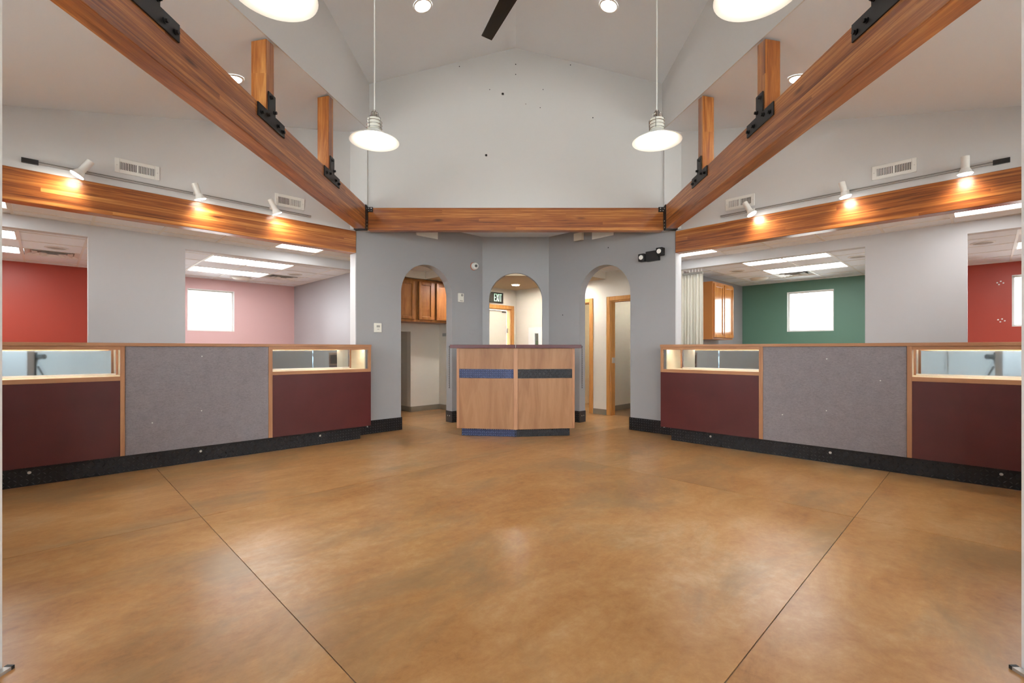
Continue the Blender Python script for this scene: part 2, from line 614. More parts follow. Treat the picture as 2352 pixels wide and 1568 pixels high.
# alcove ceiling
struct(MB().prism([(-2.35, 6.55), (2.35, 6.55), (0.55, YC + 0.05), (-0.55, YC + 0.05)], ALC, ALC + 0.08, 'z').build('ceiling_alcove', M_CEIL, ST))
# gable wall over the centre beam
gable = struct(MB().prism([(-XC - 0.1, 3.147), (XC + 0.1, 3.147), (XC + 0.1, EAVE), (0, RIDGE + 0.03), (-XC - 0.1, EAVE)], YB, YB + 0.1).build('wall_back_gable', M_WALL, ST))
m = MB().prism([(-XC - 0.1, 3.85), (XC + 0.1, 3.85), (XC + 0.1, EAVE), (0, RIDGE + 0.03), (-XC - 0.1, EAVE)], -2.5, -2.4)
m.box(-XC - 0.1, -1.85, -2.5, -2.4, 2.83, 3.85).box(1.85, XC + 0.1, -2.5, -2.4, 2.83, 3.85).box(-1.85, 1.85, -2.5, -2.4, 2.83, 3.3)
struct(m.build('wall_front_gable', M_WALL, ST))
w = struct(B(-1.85, 1.85, -2.45, -2.444, 3.3, 3.85).build('window_9', M_GLASS, ST))  # unseen glazing added high up to light the ceilings
f = MB()
for x in (-1.85, -0.64, 0.58, 1.79):
    f.box(x, x + 0.06, -2.47, -2.42, 3.3, 3.85)
f.build('window_frame', M_ALU, ST, w)
for s, sd, yf in ((-1, 'left', YL), (1, 'right', YR)):
    # sloping high ceiling
    y0, y1 = -2.45, YB + 0.05
    e, t = EAVE - 0.04 * 0.2463, 0.08
    x1 = XC + 0.04
    pts = [(y0, 0, RIDGE), (y1, 0, RIDGE), (y1, x1, e), (y0, x1, e), (y0, 0, RIDGE + t), (y1, 0, RIDGE + t), (y1, x1, e + t), (y0, x1, e + t)]
    struct(MB().hexa(pts).build('ceiling_%s_high' % sd, M_CEIL, yf))
    # clerestory wall: its lower edge follows the side ceiling
    zb = lambda y: ceil_h((y - XC) / R2) - 0.012
    struct(MB().prism([(y0, zb(y0)), (y1 - 0.04, zb(y1)), (y1 - 0.04, EAVE + 0.02), (y0, EAVE + 0.02)], XC, XC + 0.014)
           .build('wall_%s_clerestory' % sd, M_WALL, yf))
    # boxed column over the beam end
    struct(B(6.47, 6.62, 2.045, 2.29, BZ1 + 0.02, 4.32).build('trim_%s_column' % sd, M_WALL, yf))
for fr, sd in SIDES:
    XI = (XC + 0.008) * R2
    poly = [(-2.15, -2.15 + XI), (-2.15, QW + 0.13), (QW + 0.13 - XI, QW + 0.13)]
    vs_ = [(a, b, ceil_h(a)) for a, b in poly] + [(a, b, ceil_h(a) + 0.08) for a, b in poly]
    struct(MB().add(vs_, [(2, 1, 0), (3, 4, 5), (0, 1, 4, 3), (1, 2, 5, 4), (2, 0, 3, 5)]).build('ceiling_%s_sloped' % sd, M_CEIL, fr))

# entrance behind the photographer: jamb walls, end walls, glazed front
for s, sd, x0, yf in ((-1, 'left', 1.922, YL), (1, 'right', 1.893, YR)):
    struct(B(-2.4, 1.76, x0, x0 + 0.11, 0, 2.83).build('wall_%s_jamb' % sd, M_JAMB, yf))
struct(B(-2.0, 2.0, -2.44, -1.5, 2.55, 2.62).build('ceiling_entrance', M_CEIL, ST))
struct(B(-2.0, 2.0, -2.5, -2.4, 2.45, 2.83).build('wall_front_header', M_WALL, ST))
for i, (x0, x1) in enumerate(((-1.92, -0.95), (-0.95, 0.0), (0.0, 0.95), (0.95, 1.9))):
    w = struct(B(x0 + 0.02, x1 - 0.02, -2.45, -2.444, 0.04, 2.45).build('window_%d' % (5 + i), M_GLASS, ST))
    f = MB()
    for q in ((x0, x0 + 0.05, 0, 2.45), (x1 - 0.05, x1, 0, 2.45), (x0, x1, 0, 0.1), (x0, x1, 2.4, 2.45)):
        f.box(q[0], q[1], -2.47, -2.42, q[2], q[3])
    f.build('window_frame', M_ALU, ST, w)

# ------------------------------------------------------------------ service corridor behind the arches
ZL = 2.485      # lowered ceiling in the middle
for fr, sd in SIDES:
    struct(B(3.0, 4.92, QW + WT - 0.02, QA + 1.0, 2.615, 2.66).build('ceiling_%s_corridor' % sd, M_TILE, fr))
    struct(B(4.92, 4.96, QW + WT - 0.02, QA + 0.02, ZL, 2.63).build('trim_%s_bulkhead' % sd, M_CREAMWALL, fr))
struct(MB().prism([(4.94, 6.68), (6.68, 4.94), (QA + 0.6, 4.94), (QA + 0.6, QA + 0.6), (4.94, QA + 0.6)], ZL, ZL + 0.06, 'z').build('ceiling_center', plain('ceiling_warm', lin(226, 208, 180), 0.8), LF))

# left: cabinet alcove with a recess below
m = B(5.614, 5.72, QA, 7.92, 0, ZL + 0.1)                               # return wall
m.box(4.95, 5.62, 7.8, 7.92, 0, ZL + 0.1)                               # back wall
m.box(4.05, 4.95, 7.8, 7.92, 1.54, ZL + 0.1)                            # over the recess
m.box(4.05, 5.62, 7.26, 7.84, ZL, 2.64)                                 # soffit
struct(m.build('wall_left_alcove', M_CREAMWALL, LF))
m = B(4.05, 5.0, 8.4, 8.5, 0, 1.7).box(4.95, 5.05, 7.92, 8.5, 0, 1.7).box(4.05, 5.0, 7.92, 8.5, 1.54, 1.6)
struct(m.build('wall_left_recess', plain('recess_paint', lin(206, 198, 184), 0.7), LF))
m = B(4.95, 5.614, 7.79, 7.8, 0, 0.1).box(5.604, 5.614, QA + 0.1, 7.8, 0, 0.1).box(4.94, 4.95, 7.8, 8.4, 0, 0.1).box(4.05, 4.95, 8.39, 8.4, 0, 0.1)
struct(m.build('baseboard_left', M_BASE, LF))
# left corridor wall with the exit door
m = B(5.614, 6.2, QA, QA + 0.12, 0, ZL + 0.1).box(7.11, QA + 0.12, QA, QA + 0.12, 0, ZL + 0.1).box(6.2, 7.11, QA, QA + 0.12, 2.06, ZL + 0.1)
struct(m.build('wall_left_corridor', M_CREAMWALL, LF))
# right corridor wall with two doorways
m = B(3.5, 3.95, QA, QA + 0.12, 0, 2.66).box(4.82, 5.27, QA, QA + 0.12, 0, 2.66).box(6.1, QA + 0.12, QA, QA + 0.12, 0, 2.66)
m.box(3.95, 4.82, QA, QA + 0.12, 2.08, 2.66).box(5.27, 6.1, QA, QA + 0.12, 2.08, 2.66)
struct(m.build('wall_right_corridor', M_CREAMWALL, RF))
struct(B(4.9, 5.216, QA - 0.01, QA, 0, 0.1).build('baseboard_right', M_BASE, RF))
# rooms beyond the doorways
m = B(5.14, 5.24, QA + 0.12, 9.6, 0, 2.66).box(3.9, 6.4, 9.6, 9.7, 0, 2.66).box(6.3, 6.4, QA + 0.12, 9.7, 0, 2.66)
struct(m.build('wall_right_rooms', plain('room_cream', lin(238, 228, 206), 0.7), RF))
struct(B(5.13, 5.14, QA + 0.14, 9.6, 0, 0.1).build('baseboard_right_room', M_BASE, RF))
struct(B(3.9, 6.4, QA + 0.1, 9.7, 2.6, 2.66).build('ceiling_right_rooms', M_CEIL, RF))


def casing(fr, a0, a1, b, zt, dn, w=0.075):
    """three-sided oak casing and lining round a doorway"""
    d = struct(B(a0 - w, a0, b - 0.018, b, 0, zt + w).build('door_%d' % dn, M_CASING, fr, bevel=0.004))
    B(a1, a1 + w, b - 0.018, b, 0, zt + w).build('casing', M_CASING, fr, d, bevel=0.004)
    B(a0, a1, b - 0.018, b, zt, zt + w).build('casing_head', M_CASING, fr, d, bevel=0.004)
    B(a0, a0 + 0.02, b, b + 0.12, 0, zt).build('lining', M_CASING, fr, d)
    B(a1 - 0.02, a1, b, b + 0.12, 0, zt).build('lining', M_CASING, fr, d)
    B(a0 + 0.02, a1 - 0.02, b, b + 0.12, zt - 0.02, zt).build('lining_head', M_CASING, fr, d)
    return d


d = casing(LF, 6.2, 7.11, QA, 2.06, 1)
dl = B(6.23, 7.03, QA + 0.06, QA + 0.1, 0.01, 2.03).build('door_leaf', M_DOOR, LF, d)
B(7.03, 7.045, QA + 0.03, QA + 0.075, 1.55, 1.65).build('hinge', M_STEEL, LF, dl)
B(6.9, 6.99, QA + 0.03, QA + 0.06, 1.985, 2.005).build('closer_arm', M_BLACK, LF, dl)
d = casing(RF, 3.95, 4.82, QA, 2.08, 2)
B(4.79, 4.8, QA + 0.02, QA + 0.1, 0.95, 1.05).build('strike_plate', M_STEEL, RF, d)
d = casing(RF, 5.27, 6.1, QA, 2.08, 3)


# ------------------------------------------------------------------ tiled ceilings
def tiled(name, fr, a0, a1, b0, b1, al, bl, skip, z=CZ):
    ar_ = [a0] + [x for x in al if a0 + 0.05 < x < a1 - 0.05] + [a1]
    br_ = [b0] + [x for x in bl if b0 + 0.05 < x < b1 - 0.05] + [b1]
    base = struct(B(a0, a1, b0, b1, z + 0.05, z + 0.08).build(name, M_CEIL, fr))
    g, h = MB(), 0.012
    for x in ar_:
        g.box(max(a0, x - h), min(a1, x + h), b0, b1, z, z + 0.03)
    for i in range(len(ar_) - 1):
        for y in br_:
            g.box(ar_[i] + h, ar_[i + 1] - h, max(b0, y - h), min(b1, y + h), z, z + 0.03)
    g.build('ceiling_grid', M_GRID, fr, base, weld=False)
    for i in range(len(ar_) - 1):
        for j in range(len(br_) - 1):
            ca, cb = (ar_[i] + ar_[i + 1]) / 2, (br_[j] + br_[j + 1]) / 2
            if any(s[0] < ca < s[1] and s[2] < cb < s[3] for s in skip):
                continue
            B(ar_[i] + h, ar_[i + 1] - h, br_[j] + h, br_[j + 1] - h, z + 0.006, z + 0.022).build('ceiling_tile', M_TILE, fr, base)
    return base


def troffer(fr, a0, a1, b0, b1, label, z=CZ):
    t = thing('ceiling_light', fr, (a0 + a1) / 2, (b0 + b1) / 2, z, label, 'light', 'fluorescent ceiling panels')
    w = 0.03
    f = MB()
    for q in ((a0 + 0.012, a0 + w, b0 + 0.012, b1 - 0.012), (a1 - w, a1 - 0.012, b0 + 0.012, b1 - 0.012), (a0 + w, a1 - w, b0 + 0.012, b0 + w), (a0 + w, a1 - w, b1 - w, b1 - 0.012)):
        f.box(*q, z + 0.002, z + 0.028)
    f.build('light_frame', M_GRID, fr, t)
    B(a0 + w, a1 - w, b0 + w, b1 - w, z + 0.008, z + 0.02).build('diffuser', M_TROFF if a1 - a0 > 1 else M_TROFF2, fr, t)


def diffuser(fr, a0, b0, label, z=CZ, n=0.6):
    t = thing('air_diffuser', fr, a0 + n / 2, b0 + n / 2, z, label, 'vent', 'ceiling air diffusers')
    B(a0 + 0.012, a0 + n, b0 + 0.012, b0 + n, z + 0.03, z + 0.04).build('back_pan', M_GREYPL, fr, t)
    c0, c1 = a0 + n / 2 + 0.005, b0 + n / 2 + 0.005
    for k, (h0, h1, zz) in enumerate(((0.29, 0.235, 0.0), (0.215, 0.16, -0.006), (0.14, 0.085, -0.012), (0.065, 0.0, -0.016))):
        m = MB()
        ring = lambda h, y: [(c0 - h, c1 - h, y), (c0 + h, c1 - h, y), (c0 + h, c1 + h, y), (c0 - h, c1 + h, y)]
        m.add(ring(h0, z + zz + 0.002) + ring(max(h1, 0.001), z + zz + 0.03), [(i, (i + 1) % 4, 4 + (i + 1) % 4, 4 + i) for i in range(4)])
        m.add(ring(h0, z + zz + 0.006) + ring(max(h1, 0.001), z + zz + 0.034), [(i, (i + 1) % 4, 4 + (i + 1) % 4, 4 + i) for i in range(4)])
        m.build('louver', M_GRID, fr, t)


def speaker(fr, a, b, label, z=CZ):
    t = thing('ceiling_speaker', fr, a, b, z, label, 'speaker', 'round ceiling speakers')
    MB().lathe((a, b, z), [(0.0, 0.004), (0.1, 0.004), (0.1, 0.012), (0.0, 0.012)], 28).build('grille', M_SPEAK, fr, t)
    MB().lathe((a, b, z), [(0.1, 0.005), (0.102, -0.006), (0.125, -0.001), (0.125, 0.006)], 28).build('rim', M_GRID, fr, t, smooth=True)


def dish(fr, a, b, label, z=CZ):
    t = thing('ceiling_vent', fr, a, b, z, label, 'vent', 'round ceiling vents')
    MB().lathe((a, b, z), [(0.0, -0.035), (0.13, -0.03), (0.165, -0.006), (0.17, 0.004), (0.0, 0.004)], 32).build('dish', M_PLASTIC, fr, t, smooth=True)
    MB().lathe((a, b, z), [(0.17, 0.005), (0.2, 0.0), (0.2, 0.006)], 32).build('collar', M_GRID, fr, t, smooth=True)


rng = lambda s, n, d=0.61: [s + d * k for k in range(n)]
# left side
tiled('ceiling_left_counter', LF, -2.1, 3.93, QW + 0.13, Q2, rng(-2.073, 12), [6.92], [(2.197, 2.807, 6.3, 6.92), (-0.85, -0.243, 6.3, 6.92)])
troffer(LF, 2.197, 2.807, 6.31, 6.92, 'glowing panel over the left counter, next to the grey arch wall')
troffer(LF, -0.853, -0.243, 6.31, 6.92, 'glowing panel at the far left edge, tucked behind the left side beam')
bl_ = [7.555, 8.165, 8.775, 9.42, 10.03, 10.64]
tiled('ceiling_left_red_room', LF, -2.1, 1.03, Q2 + 0.12, Q3, rng(-2.065, 7), bl_, [(-1.455, -0.235, 8.165, 8.775), (-1.455, -0.235, 9.42, 10.03), (-0.235, 0.375, 9.42, 10.03)])
troffer(LF, -1.455, -0.235, 8.165, 8.775, 'near glowing panel in the red room on the left')
troffer(LF, -1.455, -0.235, 9.42, 10.03, 'far glowing panel in the red room on the left, above the red wall')
diffuser(LF, -0.23, 9.425, 'square white louvred diffuser in the left red room ceiling')
speaker(LF, 0.11, 9.11, 'round grey speaker in the ceiling of the left red room')
tiled('ceiling_left_pink_room', LF, 1.12, 3.93, Q2 + 0.12, Q3, rng(1.14, 6), bl_, [(1.75, 2.97, 8.165, 8.775), (1.75, 2.97, 9.42, 10.03), (2.97, 3.58, 9.42, 10.03)])
troffer(LF, 1.75, 2.97, 8.165, 8.775, 'near long glowing panel in the pink room ceiling')
troffer(LF, 1.75, 2.97, 9.42, 10.03, 'far long glowing panel in the pink room ceiling, above the small window')
diffuser(LF, 2.98, 9.425, 'square white louvred diffuser in the pink room ceiling')
speaker(LF, 3.31, 9.17, 'round grey speaker in the pink room ceiling')
dish(LF, 2.72, 10.33, 'round white dish vent in the pink room ceiling')
# right side
tiled('ceiling_right_counter', RF, -2.1, 3.93, QW + 0.13, Q2, rng(-2.18, 12), [6.86], [(2.7, 3.31, 6.3, 6.86), (-0.35, 0.26, 6.3, 6.86)])
troffer(RF, 2.7, 3.31, 6.31, 6.86, 'glowing panel over the right counter, next to the grey arch wall')
troffer(RF, -0.35, 0.26, 6.31, 6.86, 'glowing panel at the far right edge, below the right side beam')
bl_ = [7.8, 8.41, 9.02, 9.63, 10.24, 10.85]
tiled('ceiling_right_red_room', RF, -2.1, 0.84, Q2 + 0.12, Q3, rng(-2.105, 7), bl_, [(-1.495, -0.275, 9.02, 9.63), (-1.495, -0.275, 7.8, 8.41)])
troffer(RF, -1.495, -0.275, 9.02, 9.63, 'far glowing panel in the red room on the right')
troffer(RF, -1.495, -0.275, 7.8, 8.41, 'near glowing panel in the red room on the right, out past the jamb')
speaker(RF, 0.03, 8.74, 'round grey speaker in the ceiling of the right red room')
tiled('ceiling_right_green_room', RF, 0.95, 3.82, Q2 + 0.12, Q3, rng(1.01, 6), bl_, [(1.62, 2.84, 7.8, 8.41), (1.62, 2.84, 9.02, 9.63), (2.23, 2.84, 9.63, 10.24)])
troffer(RF, 1.62, 2.84, 7.8, 8.41, 'near long glowing panel in the green room ceiling')
troffer(RF, 1.62, 2.84, 9.02, 9.63, 'far long glowing panel in the green room ceiling')
diffuser(RF, 2.235, 9.635, 'square white louvred diffuser above the green wall window')
speaker(RF, 3.16, 8.78, 'round grey speaker above the wall cabinet in the green room')
speaker(RF, 1.375, 8.71, 'round grey speaker beside the pier in the green room ceiling')
dish(RF, 3.17, 9.97, 'round white dish vent in the green room ceiling')


# ------------------------------------------------------------------ timber
def bolt(fr, a, b, z, r, d, parent, mat=M_BOLT, name='bolt', nrm='b'):
    m = MB()
    e = (0, 1, 0) if nrm == 'b' else (0, 0, 1)
    p = Vector((a, b, z))
    m.tube(p, p - Vector(e) * d * 0.3, r * 1.35, n=14)
    m.tube(p - Vector(e) * d * 0.3, p - Vector(e) * d, r, n=6)
    return m.build(name, mat, fr, parent)


for yf, sd in ((YL, 'left'), (YR, 'right')):
    t = thing('timber_beam', yf, 2.0, 2.115, BZ1, 'thick timber beam running overhead towards the camera on the %s side' % sd, 'beam', 'long overhead beams')
    B(-2.35, 6.44, 2.04, 2.19, 2.837, 3.16).build('beam_body', M_BEAM, yf, t, bevel=0.006)
    # steel bucket at the far end
    m = B(6.375, 6.452, 2.033, 2.04, 2.83, 3.165).box(6.375, 6.452, 2.19, 2.197, 2.83, 3.165).box(6.375, 6.452, 2.033, 2.197, 2.826, 2.837).box(6.44, 6.452, 2.04, 2.19, 2.83, 3.165)
    hg = m.build('beam_hanger', M_BLACK, yf, t)
    for z in (2.86, 2.905, 2.95, 3.12):
        MB().tube((6.415, 2.033, z), (6.415, 2.026, z), 0.008, n=8).build('rivet', M_STEEL, yf, hg)
    for k, y in enumerate((2.565, 3.855, 5.145)):
        h1 = ceil_h((y + 0.06 - 2.04) / R2) - 0.02
        which = ('nearest', 'middle', 'farthest')[k]
        p = thing('timber_post', yf, y + 0.06, 2.1, 3.16,
                  'short %s timber post standing on the %s overhead beam' % (which, sd), 'post', 'posts on the overhead beams')
        a0, a1, b0, b1 = y, y + 0.125, 2.045, 2.17
        hz = lambda a, b: ceil_h((a - b) / R2) - 0.016
        pts = [(a0, b0, 3.16), (a1, b0, 3.16), (a1, b1, 3.16), (a0, b1, 3.16)]
        pts += [(a, b, hz(a, b)) for a, b, _ in pts]
        o = MB().hexa([(z - 3.16, b, a) for a, b, z in pts])
        # local x up, so that the grain runs up the post
        fr2 = Frame((0, 0, 0), 0, 1)
        fr2.m = yf.m @ Matrix(((0, 0, 1, 0), (0, 1, 0, 0), (1, 0, 0, 3.16), (0, 0, 0, 1)))
        fr2.sy = yf.sy
        o.build('post_body', M_BEAM, fr2, p, bevel=0.004)
        # steel T plate on the inner face
        y_ = y + 0.0625
        poly = [(y_ - 0.21, 3.05), (y_ + 0.215, 3.05), (y_ + 0.215, 3.158), (y_ + 0.058, 3.158), (y_ + 0.058, 3.325), (y_ - 0.05, 3.325), (y_ - 0.05, 3.158), (y_ - 0.21, 3.158)]
        tp = MB().prism(poly, 2.029, 2.04).build('tee_plate', M_BLACK, yf, p, bevel=0.002)
        for ba, bz in ((-0.165, 3.095), (-0.07, 3.12), (0.09, 3.1), (0.175, 3.09), (0.035, 3.185), (-0.02, 3.285)):
            bolt(yf, y_ + ba, 2.029, bz, 0.0125, 0.022, tp)

for fr, sd in SIDES:
    t = thing('timber_beam', fr, 1.0, QW + 0.06, BZ0, 'timber beam spanning above the %s counter, lit by three track spots' % sd, 'beam', 'beams over the counters')
    B(-2.09, 3.04, QW - 0.02, QW + 0.125, BZ0, BZ1).build('beam_body', M_BEAM, fr, t, bevel=0.006)
t = thing('timber_beam', ST, 0, 6.52, BZ1, 'timber crossbeam under the white gable wall, above the arches', 'beam')
B(-2.03, 2.03, 6.46, 6.58, 2.835, 3.145).build('beam_body', M_BEAM, ST, t, bevel=0.006)
for s in (-1, 1):
    cl = B(s * 2.0 - 0.04, s * 2.0 + 0.04, 6.445, 6.46, 3.085, 3.15).build('clip_angle', M_BLACK, ST, t)
    for dx, dz in ((-0.015, 3.1), (0.02, 3.1), (-0.015, 3.132), (0.02, 3.132)):
        MB().tube((s * 2.0 + dx, 6.445, dz), (s * 2.0 + dx, 6.438, dz), 0.007, n=8).build('rivet', M_STEEL, ST, cl)


# ------------------------------------------------------------------ counters
def lugs(a0, a1, z0, z1, b, step=0.034, L=0.034, W=0.011, h=0.0045):
    """raised diamonds of tread plate on the face b, in alternating directions"""
    m = MB()
    na, nz = int((a1 - a0) / step), max(1, int((z1 - z0) / step * 1.0))
    da, dz = (a1 - a0) / na, (z1 - z0) / nz
    for i in range(na):
        for j in range(nz):
            ca, cz = a0 + (i + 0.5) * da, z0 + (j + 0.5) * dz
            t = math.radians(45 if (i + j) % 2 else -45)
            ux, uz, vx, vz = math.cos(t), math.sin(t), -math.sin(t), math.cos(t)
            P = lambda s, r, d: (ca + ux * s + vx * r, b - d, cz + uz * s + vz * r)
            if (L * 0.34 > cz - z0) or (L * 0.34 > z1 - cz):
                continue
            k = L / 2
            m.add([P(-k, 0, 0), P(0, -W / 2, 0), P(k, 0, 0), P(0, W / 2, 0), P(-k * 0.4, 0, h), P(k * 0.4, 0, h)],
                  [(0, 1, 5, 4), (1, 2, 5), (2, 3, 4, 5), (3, 0, 4)])
    return m


def tread(name, fr, a0, a1, b0, b1, z0, z1, parent=None, mat=M_PLATE, lug=M_LUG, step=0.036):
    o = B(a0, a1, b0, b1, z0, z1).build(name, mat, fr, parent)
    l = lugs(a0, a1, z0, z1, b0, step).build('raised_tread', lug, fr, o, weld=False)
    l['kind'] = 'stuff'
    return o


def display_unit(fr, sd, a0, a1, qf, depth, label, joint, end):
    """joint: full-height post beside the fabric unit; end: short post at the free end"""
    t = thing('display_counter', fr, (a0 + a1) / 2, qf + depth / 2, 0, label, 'counter', 'display counters')
    qb = qf + depth
    B(joint[0], joint[1], qf - 0.002, qf + 0.03, 0.177, 1.23).build('post', M_TRIMV, fr, t, bevel=0.002)
    B(end[0], end[1], qf - 0.002, qf + 0.03, 0.90, 1.23).build('end_post', M_TRIMV, fr, t, bevel=0.002)
    li, ri = (joint[1], end[0]) if joint[0] < end[0] else (end[1], joint[0])
    pl, pr = (joint[1], end[1]) if joint[0] < end[0] else (end[0], joint[0])
    ca, cb = (a0, a1 - 0.06) if joint[0] < end[0] else (a0 + 0.06, a1)      # case body, clear of the wall end
    B(pl, pr, qf + 0.003, qf + 0.02, 0.177, 0.90).build('front_panel', M_MAROON, fr, t)
    B(pl, pr, qf, qf + 0.03, 0.90, 0.94).build('lower_rail', M_TRIM, fr, t, bevel=0.002)
    B(li, ri, qf, qf + 0.03, 1.195, 1.23).build('upper_rail', M_TRIM, fr, t, bevel=0.002)
    B(li, ri, qf + 0.012, qf + 0.016, 0.94, 1.195).build('glass_pane', M_GLASS, fr, t)
    m = B(ca + 0.005, cb, qf + 0.03, qb, 0.19, 0.9).box(pl + 0.005, pr - 0.005, qf + 0.02, qf + 0.2, 0.19, 0.9)
    m.build('carcass', M_MAROON, fr, t)
    B(ca + 0.004, cb, qf + 0.03, qb, 0.9, 0.94).build('case_floor', M_CREAM, fr, t)
    B(ca + 0.003, ca + 0.015, qf + 0.03, qb - 0.012, 0.94, 1.23).build('case_side', M_CREAM, fr, t)
    B(cb - 0.015, cb - 0.003, qf + 0.03, qb - 0.012, 0.94, 1.23).build('case_side', M_CREAM, fr, t)
    mid = (ca + cb) / 2 + 0.1
    tl = 0.003
    for k, (x0, x1, bb) in enumerate(((ca + 0.012, mid + 0.02, qb - 0.035), (mid - 0.02, cb - 0.012, qb - 0.048))):
        pts = [(x0, bb, 0.955), (x1, bb, 0.955), (x1, bb + 0.005, 0.955), (x0, bb + 0.005, 0.955)]
        pts += [(x, y + tl, 1.228) for x, y, z in pts]
        MB().hexa(pts).build('mirror_door', M_MIRROR, fr, t)
    B(ca + 0.012, cb - 0.012, qb - 0.06, qb - 0.025, 0.94, 0.955).build('door_track', M_WPAINT, fr, t)
    for x in (ca + 0.012, cb - 0.032):
        B(x, x + 0.02, qb - 0.075, qb - 0.05, 0.94, 1.23).build('case_stile', M_TRIMV, fr, t)
    B(li + 0.03, ri - 0.03, qf + 0.034, qf + 0.05, 1.214, 1.226).build('case_lamp', M_CASEL, fr, t)
    return t


for fr, sd in SIDES:
    QT = 5.935 if sd == 'left' else 5.85
    QF = QT - 0.085
    dep = QW - 0.004 - QF
    dl_ = 0.0 if sd == 'left' else -0.03
    e = 3.096 if sd == 'left' else 3.05
    p2 = (1.82, 1.862) if sd == 'left' else (1.793, 1.835)
    p1 = (0.505, 0.54) if sd == 'left' else (0.492, 0.529)
    display_unit(fr, sd, p2[0], e, QF, 0.5, 'maroon-fronted display case unit at the arch end of the %s counter' % sd, p2, (e - 0.035, e))
    display_unit(fr, sd, -0.75, p1[1], QF, 0.5, 'maroon-fronted display case unit at the %s edge of the picture' % sd, p1, (-0.75, -0.715))
    t = thing('counter_unit', fr, (p1[1] + p2[0]) / 2, QF + dep / 2, 0, 'middle unit of the %s counter with a mottled grey fabric front' % sd, 'counter')
    fp = B(p1[1] + 0.002, p2[0] - 0.002, QF + 0.004, QF + 0.022, 0.177, 1.228).build('fabric_panel', M_FABRIC, fr, t)
    B(p1[1] + 0.002, p2[0] - 0.002, QF + 0.022, QF + dep, 0.19, 1.229).build('carcass', M_TRIMV, fr, t)
    for pa, pz in (((1.168, 1.126), (0.75, 0.47), (1.164, 0.552)) if sd == 'left' else ((0.729, 0.894), (1.592, 0.477), (1.178, 0.559), (1.175, 1.1))):
        MB().tube((pa, QF + 0.004, pz), (pa, QF - 0.001, pz), 0.006, n=10).build('pin', M_STEEL, fr, fp)
    # worktop
    w = thing('worktop', fr, 1.2, QF + dep / 2, 1.23, 'long narrow maple worktop along the %s counter' % sd, 'worktop')
    B(-0.76, e + 0.004, QF - 0.008, QW - 0.002, 1.23, 1.262).build('top_board', M_TRIM, fr, w, bevel=0.002)
    B(-0.76, 3.02, QW - 0.002, QW + 0.2, 1.23, 1.262).build('rear_board', M_TRIM, fr, w, bevel=0.002)
    # toe kick of tread plate
    k = thing('kick_plate', fr, 1.0, QT, 0, 'black tread-plate kick strip along the foot of the %s counter' % sd, 'kick plate', 'tread-plate strips')
    kb = tread('plate', fr, -0.75, e - 0.11, QT, QT + 0.012, 0.002, 0.189, k)
    B(e - 0.122, e - 0.11, QT + 0.012, QW - 0.002, 0.002, 0.189).build('plate_end', M_PLATE, fr, k)
    for x, z in (((-0.101, 0.119), (1.173, 0.112), (2.447, 0.113)) if sd == 'left' else ((-0.095, 0.119), (1.16, 0.112), (2.422, 0.118))):
        MB().tube((x, QT, z), (x, QT - 0.006, z), 0.014, 0.011, n=16).build('screw', M_STEEL, fr, k)
    # tread-plate skirting at the foot of the arch wall
    s1 = thing('skirting_plate', fr, 3.4, QW, 0, 'dark tread-plate skirting on the %s arch wall beside the counter' % sd, 'skirting', 'tread-plate strips')
    tread('plate', fr, 3.056, 3.768, QW - 0.012, QW, 0.002, 0.187, s1)
    tr2 = B(3.76, 3.772, QW - 0.012, QW + WT, 0.002, 0.187).build('plate_return', M_PLATE, fr, s1)
    x = 3.21
    MB().tube((x, QW - 0.012, 0.11), (x, QW - 0.018, 0.11), 0.013, 0.01, n=14).build('screw', M_STEEL, fr, s1)
    s2 = thing('skirting_plate', fr, 4.9, QW, 0, 'dark tread-plate skirting on the %s arch wall behind the lectern' % sd, 'skirting', 'tread-plate strips')
    tread('plate', fr, 4.702, 5.36, QW - 0.012, QW, 0.002, 0.187, s2)
    rt = B(4.698, 4.71, QW - 0.012, QW + WT, 0.002, 0.187).build('plate_return', M_LUG, fr, s2)
    for db in (0.05, 0.1):
        MB().tube((4.698, QW + db, 0.11), (4.693, QW + db, 0.11), 0.009, n=10).build('screw', M_STEEL, fr, rt)
    # perforated strip in the arch reveal
    v = thing('slotted_strip', fr, 4.7, QW + 0.07, 0.56, 'narrow black slotted strip inside the %s archway' % sd, 'strip', 'slotted strips in the arches')
    B(4.704, 4.71, QW + 0.066, QW + 0.078, 0.56, 1.26).build('strip', M_SLOTTED, fr, v)
    for q in range(22):
        B(4.702, 4.705, QW + 0.069, QW + 0.075, 0.58 + q * 0.03, 0.595 + q * 0.03).build('slot', M_STEEL, fr, v)

